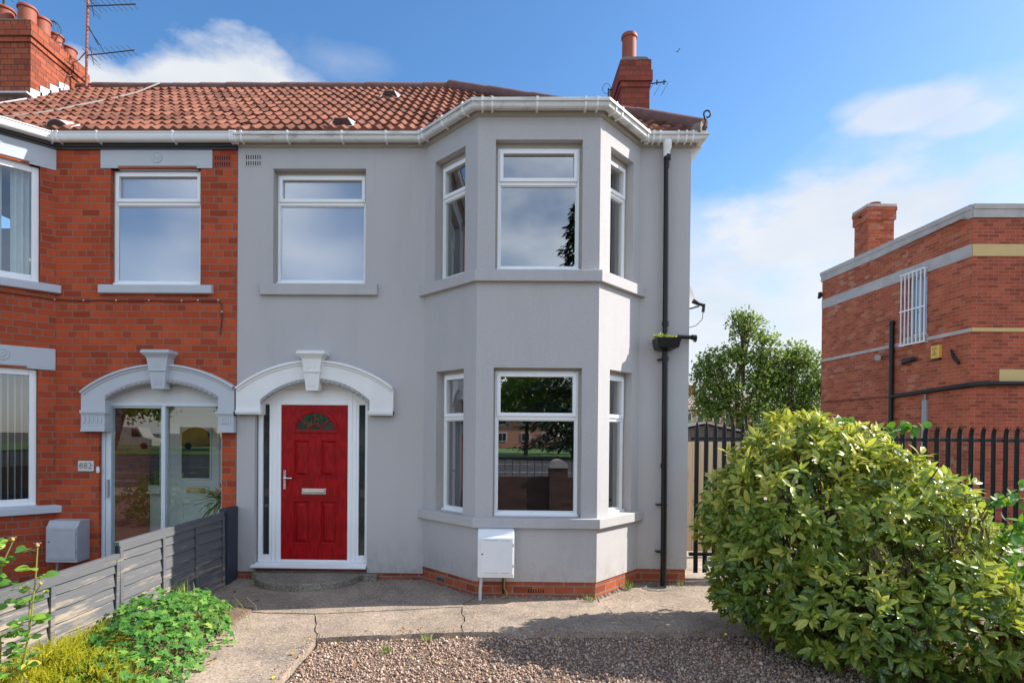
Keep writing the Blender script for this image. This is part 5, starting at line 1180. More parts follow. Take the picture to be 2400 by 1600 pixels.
# ------------------------------------------------------------------ palisade gate and fence
def pale_mesh(name, h, wd, hook):
    b = MB(); w2 = wd / 2
    pr = [(-w2, .010), (-w2 * .55, -.004), (-w2 * .3, .006), (0, .010), (w2 * .3, .006), (w2 * .55, -.004), (w2, .010)]
    levels = [(0, 1., 0), (h - .075, 1., 0)] + ([(h - .03, .98, -.006), (h, .9, -.016)] if hook else [(h - .06, .9, 0)])
    vs = []
    for z, s_, oy in levels: vs += [(x * s_, y + oy, z) for x, y in pr]
    fs = [(k * 7 + i, k * 7 + i + 1, (k + 1) * 7 + i + 1, (k + 1) * 7 + i) for k in range(len(levels) - 1) for i in range(6)]
    b.add(vs, fs); o = len(levels) - 1
    zt = levels[-1][0]; oy = levels[-1][2]
    if hook:
        for a, c, tip in ((0, 2, (-w2 * 1.25, oy - .02, zt + .035)), (2, 4, (0, oy + .005, zt + .055)), (4, 6, (w2 * 1.25, oy - .02, zt + .035))):
            i0 = o * 7 + a; b.v.append(Vector(tip)); ti = len(b.v) - 1
            for q in range(a, c): b.f.append([o * 7 + q, o * 7 + q + 1, ti]); b.m.append(0)
    else:
        b.v.append(Vector((0, 0, h + .03))); ti = len(b.v) - 1
        for q in range(6): b.f.append([o * 7 + q, o * 7 + q + 1, ti]); b.m.append(0)
    me_o = b.build(name, M['black_metal'], thing_tmp); sm = me_o.modifiers.new('s', 'SOLIDIFY'); sm.thickness = .003; return me_o
def palisade(name, label, cat, x0, n, sp, y, h, wd, z0, rails, hook, posts):
    global thing_tmp
    t_ = thing(name, (x0, y, 0), label, cat); thing_tmp = t_; t_.location = (0, 0, 0)
    p = pale_mesh('pale', h, wd, hook); p.location = (x0, y, z0); p.matrix_parent_inverse = Matrix.Identity(4)
    for k in range(1, n):
        c_ = p.copy(); c_.location = (x0 + k * sp, y + random.uniform(-.003, .003), z0 + random.uniform(-.006, .006)); c_.rotation_euler.y = random.uniform(-.004, .004); col.objects.link(c_)
    for z in rails: b = MB(); b.box(x0 - .08, x0 + (n - 1) * sp + .05, y + .014, y + .060, z - .022, z + .022); b.build('rail', M['black_metal'], t_, bevel=.003)
    for x in posts: b = MB(); b.box(x - .04, x + .04, y + .065, y + .14, 0, z0 + h - .1); b.build('post', M['black_metal'], t_)
    return t_
palisade('palisade_gate', 'black steel palisade gate with pointed pales beside the grey house corner', 'gate', 2.662, 9, .1205, .40, 1.995, .062, .055, (1.84, .3), False, (2.50, 3.72))
palisade('palisade_fence', 'black steel palisade fence with bent tips in front of the brick building', 'fence', 3.88, 24, .1485, .40, 1.94, .066, .055, (1.85, .3), True, (3.80, 5.3, 7.2))
tg = thing('timber_gate', (3.2, 1.8, 0), 'pale new timber gate behind the black palisade gate', 'gate')
for k in range(12):
    b = MB(); x = 2.46 + k * .122; b.box(x, x + .118, 1.80, 1.82, .075, 1.785 + random.uniform(-.002, .002)); b.build('board', M['timber'], tg, bevel=.003)
b = MB(); b.box(2.92, 2.985, 1.775, 1.799, 1.20, 1.31); b.build('latch', M['black_metal'], tg, bevel=.003)
b = MB(); b.box(2.46, 3.92, 1.821, 1.86, .3, .38); b.box(2.46, 3.92, 1.821, 1.86, 1.5, 1.58); b.build('ledge', M['timber'], tg)

# shed behind
sh = thing('garden_shed', (5.0, 6.5, 0), 'dark timber shed with a low pale felt roof behind the palisade gate', 'shed')
b = MB(); b.prism([(3.7, 0), (5.9, 0), (5.9, 1.86), (4.75, 2.13), (3.7, 1.9)], 'Y', 6.0, 8.4); b.build('wall', M['timber_dark'], sh)
b = MB(); b.add([(4.72, 5.86, 2.17), (6.05, 5.86, 1.87), (6.05, 8.5, 1.87), (4.72, 8.5, 2.17), (4.72, 5.86, 2.20), (6.05, 5.86, 1.90), (6.05, 8.5, 1.90), (4.72, 8.5, 2.20)], [(0, 3, 2, 1), (4, 5, 6, 7), (0, 1, 5, 4), (1, 2, 6, 5), (2, 3, 7, 6), (3, 0, 4, 7)])
b.add([(3.5, 5.86, 1.90), (4.715, 5.86, 2.17), (4.715, 8.5, 2.17), (3.5, 8.5, 1.90), (3.5, 5.86, 1.93), (4.715, 5.86, 2.20), (4.715, 8.5, 2.20), (3.5, 8.5, 1.93)], [(0, 3, 2, 1), (4, 5, 6, 7), (0, 1, 5, 4), (1, 2, 6, 5), (2, 3, 7, 6), (3, 0, 4, 7)]); b.build('roof', M['felt_pale'], sh)

# ------------------------------------------------------------------ flat-roofed brick building on the right
bl = thing('brick_building', (12, 8, 0), 'flat roofed old red brick building with pale bands behind the laurel', 'building')
W0, W1 = (9.852, 10.6), (10.128, 5.312)      # side wall, far corner to near corner
Lw = math.hypot(W1[0] - W0[0], W1[1] - W0[1]); Fw, _ = frame(W0, W1)
def sY(y): return (10.6 - y) / (10.6 - 5.312) * Lw
b = MB(); wop = (sY(7.14), sY(6.53), 4.33, 5.80, .12)
wall(b, (16, 10.6), W0, 0, 6.6); wall(b, W0, W1, -.05, 6.6, [wop]); b.build('side_wall', M['brick_far'], bl)
b = MB(); wall(b, W1, (16, 5.312), -.05, 6.6); b.quad((9.95, 5.4, 6.59), (16, 5.4, 6.59), (16, 10.5, 6.59), (9.95, 10.5, 6.59)); b.build('front_wall', M['brick_farf'], bl)
b = MB(); pb = [(16, 10.6), W0, W1]; b.sweep(pb, [(-.2, 6.585), (.03, 6.585), (.03, 6.76), (.05, 6.765), (.05, 6.87), (-.2, 6.87)]); bo = b.build('coping', M['concrete_band'], bl)
b = MB(); b.sweep([W1, (16, 5.312)], [(-.2, 6.585), (.03, 6.585), (.03, 6.76), (.05, 6.765), (.05, 6.87), (-.2, 6.87)]); b.build('coping', M['concrete_band'], bl)
b = MB(); b.sweep([W0, W1], [(-.05, 5.76), (.012, 5.76), (.012, 6.03), (-.05, 6.03)]); b.build('band', M['concrete_band'], bl)
b = MB(); b.sweep([W0, W1], [(-.05, 4.155), (.02, 4.155), (.02, 4.235), (-.05, 4.235)]); b.build('band', M['concrete_band'], bl)
for z0, z1, x0 in ((5.768, 6.022, 10.13), (4.160, 4.240, 10.13), (3.105, 3.357, 10.73)):
    b = MB(); b.box(x0 + .002, 16, 5.297, 5.33, z0, z1); b.build('buff_band', M['buff'], bl)
# barred window
G = Fw @ Matrix.Translation((0, .09, 0)); a, c = sY(7.14), sY(6.53)
b = MB(); b.box(a, a + .05, 0, .05, 4.33, 5.80, G); b.box(c - .05, c, 0, .05, 4.33, 5.80, G); b.box(a, c, 0, .05, 5.75, 5.80, G); b.box(a, c, 0, .05, 4.33, 4.38, G); b.box((a + c) / 2 - .02, (a + c) / 2 + .02, 0, .05, 4.38, 5.75, G); wo_ = b.build('window', M['upvc'], bl)
b = MB(); b.add([(a, .03, 4.33), (c, .03, 4.33), (c, .03, 5.8), (a, .03, 5.8)], [(0, 1, 2, 3)], G); b.build('pane', glass_mat('blue_reflecting_glass', 3.2, body=.85, bodyc=(.16, .30, .42)), wo_)
b = MB(); g0, g1 = sY(7.26), sY(6.46)
for k in range(7): x = g0 + .03 + (g1 - g0 - .06) * k / 6; b.box(x - .011, x + .011, -.10, -.08, 4.13, 5.86, Fw)
for z in (4.12, 4.95, 5.84): b.box(g0, g1, -.115, -.101, z, z + .03, Fw)
for z in (4.12, 5.84):
    for x in (g0 + .02, g1 - .02): b.box(x - .01, x + .01, -.10, 0, z, z + .02, Fw)
b.build('window_bars', M['upvc'], wo_)
b = MB(); b.box(sY(7.2), sY(6.47), -.05, .1, 4.24, 4.33, Fw); b.build('window_sill', M['concrete_band'], wo_)
# pipes
def wp(y, z, o=.07): s_ = sY(y); v = Fw @ Vector((s_, -o, z)); return (v.x, v.y, v.z)
b = MB(); b.tube([wp(7.56, 4.82), wp(7.56, 0)], .055, 12)
for z in (4.80, 4.1, 2.95, 2.0): b.tube([wp(7.56, z), wp(7.56, z - .08)], .066, 12)
b.tube([wp(7.50, 2.92), wp(5.25, 3.01), (10.20, 5.24, 3.03), (10.6, 5.24, 3.05), (16, 5.24, 3.08)], .048, 12)
b.tube([wp(5.45, 3.0), wp(5.24, 3.01), (10.25, 5.235, 3.035), (10.45, 5.24, 3.05)], .058, 12); b.build('waste_pipe', M['black_plastic'], bl, smooth=True)
b = MB(); b.box(sY(6.58), sY(6.44), -.05, 0, 1.2, 2.76, Fw); b.tube([wp(6.5, 2.9, .03), wp(6.5, 2.74, .03)], .02, 8); b.build('conduit', M['steel_grey'], bl)
b = MB(); b.tube([wp(10.55, 2.935, .02), wp(9, 2.93, .02), wp(7.66, 2.915, .02)], .012, 6); b.build('wall_cable', M['cable_dark'], bl)
# chimney
b = MB(); K0, K1, KY0, KY1 = 9.93, 10.62, 8.55, 9.15
b.box(K0, K1, KY0, KY1, 6.5, 7.72); b.box(K0 - .035, K1 + .035, KY0 - .035, KY1 + .035, 7.72, 8.06); b.box(K0 - .05, K1 + .05, KY0 - .05, KY1 + .05, 7.96, 8.0601); kc_ = b.build('chimney', M['brick_far'], bl)
b = MB(); b.box(K0 - .045, K1 + .045, KY0 - .045, KY1 + .045, 8.061, 8.14); b.build('chimney_cap', M['concrete_band'], kc_, bevel=.01); pot(kc_, 10.24, 8.8, 8.12, .14, .13)
b = MB(); b.box(K0 - .12, K0 - .05, KY0 + .2, KY0 + .26, 7.86, 7.89); b.box(K1 + .05, K1 + .13, KY0 + .2, KY0 + .26, 8.0, 8.03); b.build('bracket', M['black_metal'], kc_)
# things fixed to it
al = thing('alarm_box', wp(6.18, 3.67, 0), 'yellow alarm box fixed below the barred window', 'alarm box')
b = MB(); b.prism([(sY(6.30), 3.70), (sY(6.06), 3.70), (sY(6.06), 3.99), (sY(6.30), 3.99)], 'Y', -.08, 0, Fw); b.build('casing', M['yellow'], al, bevel=.01)
b = MB(); b.box(sY(6.29), sY(6.07), -.075, 0, 3.655, 3.6995, Fw); b.build('lower_trim', M['black_plastic'], al, bevel=.006)
b = MB(); 
for z in (3.77, 3.80, 3.90, 3.93): b.box(sY(6.26), sY(6.12), -.083, -.0805, z, z + .01, Fw)
b.prism([(sY(6.21), 3.83), (sY(6.16), 3.83), (sY(6.185), 3.875)], 'Y', -.083, -.0805, Fw); b.build('printed_marks', M['black_plastic'], al)
b = MB(); b.tube([wp(7.22, 3.72, .03), wp(7.1, 3.745, .10), wp(6.80, 3.76, .10), wp(6.76, 3.76, .06)], [.05, .065, .06, .03], 12); tag(b.build('vent_cowl', M['black_plastic'], smooth=True), 'black rounded vent cowl on the brick wall left of the yellow box', 'vent')
b = MB(); b.tube([wp(5.78, 3.84, .04), wp(5.68, 3.66, .06), wp(5.56, 3.50, .04)], [.02, .035, .03], 8); tag(b.build('cable_stub', M['black_plastic'], smooth=True), 'short black slanting stub on the brick wall right of the yellow box', 'fitting')
b = MB(); b.tube([wp(8.1, 3.98, .02), wp(7.95, 3.95, .12), wp(7.85, 3.93, .22)], [.05, .06, .075], 10); b.tube([wp(7.9, 4.02, .0), wp(7.9, 3.96, .14)], .018, 6); tag(b.build('floodlight', M['steel_grey'], smooth=True), 'small grey floodlight on the brick wall left of the tall black pipe', 'light')
b = MB(); b.box(9.72, 9.80, 10.5, 10.6, 6.10, 6.26); b.box(9.68, 9.74, 10.45, 10.55, 6.06, 6.14); b.box(9.79, 9.87, 10.54, 10.56, 6.16, 6.2); tag(b.build('security_camera', M['black_plastic'], bevel=.01), 'tiny dark camera at the far corner of the brick building', 'camera')

# ------------------------------------------------------------------ low boundary wall and railing, right
lw = thing('boundary_wall', (4.0, -3.5, 0), 'low crumbling brick wall at the lower right corner behind the laurel', 'wall')
b = MB(); b.box(3.86, 4.10, -6.6, -2.86, -.07, .44); b.build('brickwork', M['brick_chim2'], lw)
b = MB()
for k in range(16): y = -6.6 + k * .235; b.box(3.84 + random.uniform(-.006, .006), 4.12, y, y + .222, .441, .505 + random.uniform(-.004, .004))
b.build('coping', M['brick_plinth'], lw, bevel=.006)
rl = thing('railing', (4.02, -3.5, .5), 'thin black railing post and wire standing on the low brick wall', 'railing')
for y in (-2.95, -4.3, -5.6): b = MB(); b.box(4.0, 4.024, y - .012, y + .012, .505, 1.50); b.build('post', M['black_metal'], rl)
b = MB(); b.box(4.005, 4.02, -5.6, -2.95, .60, .612); b.tube([(4.012, -2.95, 1.42), (4.012, -5.6, 1.42)], .004, 6); b.tube([(4.012, -2.95, .9), (4.012, -5.6, .9)], .002, 5); b.build('rail', M['black_metal'], rl)
b = MB(); b.quad((4.12, -7, -.045), (12, -7, -.045), (12, .3, -.045), (4.12, .3, -.045)); tag(b.build('verge', M['soil']), kind='structure')

# ------------------------------------------------------------------ plants
def blob_shell(blobs, n, inner=.25, g=rng, squash_below=True):
    """points over the outside of a union of ellipsoids; returns positions and outward directions"""
    P = []; Dn = []
    wts = np.array([b[3] * b[4] + b[4] * b[5] + b[3] * b[5] for b in blobs]); wts = wts / wts.sum()
    for b, w_ in zip(blobs, wts):
        k = int(n * w_); d = rand_unit(k, g); rr_ = 1 - inner * g.random(k) ** 1.6
        c0 = np.array(b[:3]); r3 = np.array(b[3:6]); bump_ = 1 + .07 * np.sin(d[:, 0] * 7 + b[0] * 3) * np.cos(d[:, 2] * 6 + b[1]) + .05 * np.sin(d[:, 1] * 13 + b[2] * 5)
        p = c0 + d * r3 * (rr_ * bump_)[:, None]; nr_ = d / r3; nr_ /= np.linalg.norm(nr_, axis=1, keepdims=True)
        keep = np.ones(k, bool)
        for b2 in blobs:
            if b2 is b: continue
            q = (p - np.array(b2[:3])) / np.array(b2[3:6]); keep &= (q ** 2).sum(1) > (1 - inner * .9) ** 2
        keep &= p[:, 2] > .02
        P.append(p[keep]); Dn.append(nr_[keep])
    return np.concatenate(P), np.concatenate(Dn)
def whorls(P, Dn, k, L, spread=.9, up=.35, g=rng, droop_bias=.0):
    """k leaves radiating from every shoot tip"""
    N = len(P); ax = Dn + np.array([0, 0, up]) + g.normal(size=(N, 3)) * .28; ax /= np.linalg.norm(ax, axis=1, keepdims=True)
    t1 = np.cross(ax, np.array([.3, .2, .9])); t1 /= np.linalg.norm(t1, axis=1, keepdims=True); t2 = np.cross(ax, t1)
    ang = g.random((N, 1)) * 6.28 + np.arange(k)[None] * (6.28 / k * 1.62) + g.normal(size=(N, k)) * .2
    sp = spread * g.uniform(.45, 1.35, (N, k))
    rad = t1[:, None] * np.cos(ang)[..., None] + t2[:, None] * np.sin(ang)[..., None]
    d = ax[:, None] * (1 / (1 + sp[..., None])) + rad * (sp / (1 + sp))[..., None]; d[..., 2] -= droop_bias
    nrm_ = ax[:, None] * 1.0 - rad * .25 + np.zeros_like(d)
    pos = P[:, None] + rad * .01 - ax[:, None] * (g.random((N, k, 1)) * L * .5)
    return pos.reshape(-1, 3), d.reshape(-1, 3), nrm_.reshape(-1, 3)
def foliage(name, P, D_, Nn, L, tpl, mat, parent, rnd=None, g=rng, wv=.15):
    v, f, ex = tpl; N = len(P); s = L * g.uniform(.65, 1.2, N); r_ = rng.random(N) if rnd is None else rnd
    return inst_mesh(name, v, f, P, basis(D_, Nn), np.stack([s * g.uniform(1 - wv, 1 + wv, N), s, s], 1), r_, mat, parent, extra=ex, smooth=True)

# big spotted laurel
lau = thing('spotted_laurel', (3.2, -2.0, 0), 'big yellow spotted laurel bush on the right, taller than the fence', 'shrub')
LB = [(2.95, -1.75, 1.05, .85, .80, .98), (2.62, -1.70, 1.10, .56, .60, .56), (3.55, -2.05, .95, .80, .75, .80), (3.05, -2.55, .42, .75, .55, .52), (3.60, -2.75, .45, .50, .48, .55), (2.45, -2.0, .55, .45, .42, .45), (3.0, -1.6, 1.72, .50, .50, .40), (3.95, -2.1, .75, .50, .5, .55), (2.36, -1.58, .93, .34, .36, .24), (3.35, -1.8, 1.60, .45, .45, .36)]
P, Dn = blob_shell(LB, 3500, .26)
Pp, Dd, Nn = whorls(P, Dn, 7, .115, 1.15, .42, droop_bias=.10)
base_r = np.repeat(np.clip(rng.normal(.56, .17, len(P)) + .20 * (P[:, 2] - 1.0) + .12 * (Dn[:, 2] > .4) + .16 * np.sin(P[:, 0] * 5.1 + P[:, 2] * 4.3) * np.cos(P[:, 2] * 6.2 + P[:, 1] * 3.0), 0, 1), 7); rnd = np.clip(base_r + rng.normal(0, .17, len(Pp)), 0, 1)  # top light and dark gaps put into leaf colour by height, facing and clump
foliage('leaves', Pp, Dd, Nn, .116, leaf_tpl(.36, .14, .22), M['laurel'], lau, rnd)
P2, Dn2 = blob_shell(LB, 600, .6); Pp, Dd, Nn = whorls(P2, Dn2, 5, .12, 1.1, .1, droop_bias=.2); foliage('inner_leaves', Pp, Dd, Nn, .115, leaf_tpl(.38, .12, .25), M['laurel'], lau, np.clip(rng.normal(.08, .1, len(Pp)), 0, 1))  # inner leaves coloured dark to carry the shade inside the bush
b = MB(); r = random.Random(2)
for k in range(75):
    a = r.uniform(0, 6.28); bb = LB[r.randrange(len(LB))]; e = Vector((bb[0] + bb[3] * .85 * math.cos(a) * r.random(), bb[1] + bb[4] * .85 * math.sin(a) * r.random(), bb[2] + bb[5] * r.uniform(-.2, .85))); s0 = Vector((3.1 + r.uniform(-.35, .45), -2.0 + r.uniform(-.3, .3), 0)); md = (s0 + e) / 2 + Vector((r.uniform(-.1, .1), r.uniform(-.1, .1), r.uniform(0, .15)))
    b.tube([s0, md, e], [.016, .010, .005], 5)
b.build('branches', M['twig'], lau)
# withered hanging leaves
n = 260; cc_ = np.array([(3.05, -2.55, .85), (3.25, -2.6, .62), (3.35, -2.45, .95), (3.55, -2.55, 1.15), (3.15, -2.75, .45), (2.95, -2.55, .98), (3.7, -2.6, 1.3)]); k = rng.integers(0, len(cc_), n)
P = cc_[k] + rng.normal(size=(n, 3)) * np.array([.06, .05, .07]) + np.array([0, -.28, 0]); Dd = rng.normal(size=(n, 3)) * .3 + np.array([0, 0, -1.]); foliage('withered_leaves', P, Dd, rand_unit(n), .085, leaf_tpl(.22, .35, .3), M['dead_leaf'], lau)

# climber with rounder leaves behind / right of the laurel
cl_ = thing('climbing_shrub', (3.7, -1.2, 0), 'loose shrub with rounder bright green leaves on the right of the laurel', 'shrub')
CB = [(3.75, -1.15, 1.55, .42, .40, .42), (4.10, -1.3, 1.30, .45, .45, .40), (4.35, -1.6, .95, .45, .45, .45), (4.45, -2.2, .70, .35, .45, .45), (4.25, -2.65, .62, .28, .30, .38)]
P, Dn = blob_shell(CB, 520, .6); Pp, Dd, Nn = whorls(P, Dn, 4, .07, 1.2, .2); rt = leaf_tpl(.85, .10, .15, ((.15, .75), (.5, 1.), (.82, .7))); foliage('leaves', Pp, Dd, Nn, .062, rt, M['round_leaf'], cl_)
b = MB(); tw = []
for (p0, p1, p2) in (((3.7, -1.3, 1.3), (3.95, -1.4, 1.95), (4.22, -1.5, 1.98)), ((3.9, -1.8, 1.1), (4.3, -1.9, 1.32), (4.95, -1.9, 1.30)), ((4.0, -2.0, .9), (4.5, -2.0, 1.25), (4.9, -2.1, 1.55)), ((3.8, -1.2, 1.0), (4.3, -1.3, 1.5), (4.75, -1.4, 1.3)), ((4.0, -2.6, .7), (4.1, -2.65, 1.0), (4.15, -2.7, 1.22)), ((3.6, -1.2, 1.5), (3.75, -1.2, 2.0), (3.62, -1.2, 2.06))):
    b.tube([p0, p1, p2], [.008, .006, .003], 5); tw += [np.array(p1) + (np.array(p2) - np.array(p1)) * q for q in np.linspace(0, 1, 9)]
for k in range(30):
    bb = CB[random.randrange(5)]; b.tube([(3.8, -1.5, 0), ((3.8 + bb[0]) / 2, (-1.5 + bb[1]) / 2, bb[2] * .6), (bb[0] + random.uniform(-.3, .3), bb[1] + random.uniform(-.3, .3), bb[2] + random.uniform(0, .35))], [.012, .008, .003], 5)
b.build('stems', M['twig'], cl_)
tw = np.repeat(np.array(tw), 3, 0); foliage('trailing_leaves', tw + rng.normal(size=tw.shape) * .02, rand_unit(len(tw)) + np.array([.2, -.2, -.2]), rand_unit(len(tw)) * .6 + np.array([0, -.5, .6]), .085, rt, M['round_leaf'], cl_, np.clip(rng.random(len(tw)) * .5 + .4, 0, 1))
# ivy-like ground cover beyond the railing
P, Dn = blob_shell([(5.6, -.9, .0, 1.6, .8, .85), (6.9, -1.6, 0, 1.4, 1.0, .7)], 1500, .5); Pp, Dd, Nn = whorls(P, Dn, 4, .06, 1.2, .2)
vs_ = thing('low_shrub', (6, -1.1, 0), 'dark low shrub in the shade beyond the railing at the right edge', 'shrub'); foliage('leaves', Pp, Dd, Nn, .07, leaf_tpl(.5), M['tree_leaf'], vs_)
n = 900; P = np.stack([rng.uniform(4.15, 7, n), rng.uniform(-4.5, -1.5, n), np.full(n, -.03) + rng.random(n) * .05], 1); v, f, ex = leaf_tpl(.6, .3, -.25); s = rng.uniform(.03, .06, n)
o = inst_mesh('leaf_litter', v, f, P, basis(rand_unit(n) * np.array([1, 1, .3]), np.tile([0, 0, 1.], (n, 1)) + rand_unit(n) * .5), np.stack([s, s, s], 1), rng.random(n) * .75, M['fallen'], extra=ex); tag(o, 'orange leaf litter on the verge beyond the low brick wall', 'leaf litter', kind='stuff')
n = 1500; P = np.stack([rng.uniform(4.15, 7, n), rng.uniform(-4.5, -1.5, n), np.full(n, -.045)], 1); v, f, ex = leaf_tpl(.05, .2, .3); s = rng.uniform(.05, .13, n)
o = inst_mesh('verge_grass', v, f, P, basis(rand_unit(n) * .4 + np.array([0, 0, 1.]), rand_unit(n)), np.stack([s, s, s], 1), rng.random(n), M['grass_blade'], extra=ex); tag(o, 'thin grass on the verge beyond the low brick wall', 'grass', kind='stuff')

# geranium clump
ger = thing('geranium_clump', (-2.85, -2.35, 0), 'rounded clump of bright green lobed leaves beside the concrete path', 'plant')
GB = [(-2.93, -1.90, .02, .36, .50, .32), (-2.76, -2.40, .02, .44, .50, .42), (-2.78, -2.95, .02, .46, .50, .42), (-2.66, -3.40, .0, .42, .40, .32), (-2.9, -2.6, .05, .4, .6, .46)]
P, Dn = blob_shell(GB, 5200, .22); N = len(P)
lob = [(0, 0, -.06)]; K = 20; lf = []
for k in range(K + 1):
    a = -2.6 + 5.2 * k / K; rr_ = .52 + .30 * abs(math.cos(a * 2.4)) + .08 * math.cos(a * 12); lob.append((rr_ * math.sin(a) * .95, rr_ * math.cos(a), .10 * abs(math.sin(a * 2.4)) - .02))
lf = [(0, k + 2, k + 1) for k in range(K)]; ex = [(0, 0)] + [(1, .3)] * (K + 1)
s = rng.uniform(.026, .052, N); tdir = rand_unit(N); nn_ = Dn * .7 + np.array([.15, -.25, .75]) + rng.normal(size=(N, 3)) * .35
inst_mesh('leaves', lob, lf, P, basis(np.cross(nn_, tdir), nn_), np.stack([s, s, s], 1), np.clip(rng.beta(2, 2.2, N), 0, 1), M['geranium'], ger, extra=ex, smooth=True)
b = MB()
for k in range(160):
    i = rng.integers(0, N); p = P[i]; b.tube([(p[0] * .4 + -2.8 * .6, p[1] * .5 + -2.4 * .5, .01), ((p[0] - 2.8) / 2, (p[1] - 2.4) / 2, p[2] * .7), tuple(p)], .0022, 4)
for k in range(9): x, y = -2.5 + .25 * random.random(), -2.6 + random.random() * .9; b.tube([(x - .15, y, .25), (x, y, .36), (x + .10, y - .05, .30), (x + .15, y - .08, .16)], .0018, 4)
b.build('stalks', M['stem_green'], ger)
# golden heather
he = thing('golden_heather', (-3.0, -3.4, 0), 'yellow green feathery heather in the bottom left corner', 'shrub')
HB = [(-3.08, -3.05, .02, .26, .36, .34), (-2.78, -3.52, .0, .42, .36, .34), (-3.08, -3.45, .05, .30, .40, .34), (-3.0, -3.85, .03, .45, .38, .30), (-2.62, -3.9, .0, .42, .35, .2)]
P, Dn = blob_shell(HB, 17000, .25); N = len(P)
sp = []; sf = []; ex = []
for k in range(7):      # a feathery sprig: crossed thin needles up a stem
    t_ = k / 7
    for s_ in range(3):
        a = s_ * 2.094 + k; r0 = .10 * (1 - t_ * .6); i = len(sp); sp += [(0, t_, 0), (.05, t_ + .09, 0), (r0 * 2.2 * math.cos(a), t_ + .26, r0 * 2.2 * math.sin(a))]; sf.append((i, i + 1, i + 2)); ex += [(0, 1)] * 3
s = rng.uniform(.03, .058, N); Dd = Dn * .8 + np.array([0, 0, .45]) + rng.normal(size=(N, 3)) * .55
inst_mesh('sprigs', sp, sf, P, basis(Dd, rand_unit(N)), np.stack([s, s, s], 1), np.clip(rng.beta(2.2, 1.8, N) , 0, 1), M['heather'], he, extra=ex)
n = 600; k = rng.integers(0, N, n); P2 = P[k] * np.array([1, 1, .6]); s = rng.uniform(.06, .1, n); inst_mesh('inner_sprigs', sp, sf, P2, basis(rand_unit(n), rand_unit(n)), np.stack([s, s, s], 1), rng.random(n) * .3, M['heather'], he, extra=ex)
# rose bush
ro = thing('rose_bush', (-3.0, -3.95, 0), 'leggy rose bush with faded buds in front of the fence at the left edge', 'rose')
stems = [[(-2.93, -3.9, .0), (-2.90, -3.9, .35), (-2.84, -3.9, .72), (-2.81, -3.9, 1.00), (-2.80, -3.9, 1.16)], [(-3.05, -3.9, .0), (-3.03, -3.9, .55), (-3.06, -3.9, .85), (-3.02, -3.9, 1.05), (-2.97, -3.88, 1.19)], [(-3.12, -4.0, 0), (-3.10, -4.0, .5), (-3.09, -4.0, .9), (-3.06, -3.98, 1.1), (-3.02, -3.95, 1.33)], [(-3.0, -3.8, .3), (-2.93, -3.8, .6), (-2.93, -3.8, .80), (-2.86, -3.8, .9)], [(-3.16, -4.05, 0), (-3.14, -4.05, .7), (-3.15, -4.05, 1.0), (-3.12, -4.05, 1.2)], [(-3.06, -3.9, .85), (-3.10, -3.9, 1.0), (-3.08, -3.88, 1.12)]]
b = MB(); tips = []; LP = []; LD = []
for s_ in stems:
    b.tube(s_, [.0075 - .0012 * k for k in range(len(s_))], 6)
    for i in range(len(s_) - 1):
        a_, c_ = Vector(s_[i]), Vector(s_[i + 1]); m_ = max(1, int((c_ - a_).length / .055))
        for q in range(m_):
            if a_.z + (c_ - a_).z * q / m_ < .3: continue
            p = a_ + (c_ - a_) * (q + random.random()) / m_; an = random.uniform(0, 6.28); dr = Vector((math.cos(an), math.sin(an) * .6 - .2, random.uniform(.1, .6))).normalized(); ln = random.uniform(.05, .10)
            b.tube([p, p + dr * ln], .0016, 4)
            for (u_, sd) in ((.45, 1), (.45, -1), (.8, 1), (.8, -1), (1., 0)):
                sv = dr.cross(Vector((0, 0, 1))).normalized(); LP.append(tuple(p + dr * ln * u_)); dd_ = dr * (1 if sd == 0 else .5) + sv * sd * .9 + Vector((0, 0, -.15)); LD.append(tuple(dd_))
    tips.append(s_[-1])
b.build('stems', M['stem_green'], ro)
LP, LD = np.array(LP), np.array(LD); nn_ = np.tile([.2, -.35, .85], (len(LP), 1)) + rng.normal(size=LP.shape) * .35
foliage('leaves', LP, LD, nn_, .066, leaf_tpl(.68, .10, .15, ((.2, .8), (.5, 1.), (.8, .65))), M['rose_leaf'], ro)
for tp in tips[:4]:
    b = MB(); x, y, z = tp; b.lathe([(0, 0), (.007, .003), (.0105, .010), (.008, .019), (.004, .023), (0, .024)], (x, y, z), 10); b.build('bud', M['bud'], ro, smooth=True)
    b = MB()
    for k in range(5):
        a = k * 1.256; b.add([(x, y, z + .020), (x + .016 * math.cos(a - .15), y + .016 * math.sin(a - .15), z + .026), (x + .028 * math.cos(a), y + .028 * math.sin(a), z + .020 + .008 * (k % 2)), (x + .016 * math.cos(a + .15), y + .016 * math.sin(a + .15), z + .026)], [(0, 1, 2, 3)])
    b.build('sepals', plain('dry_sepal', (.42, .30, .16), .7, .3, 60, 80, 0), ro)
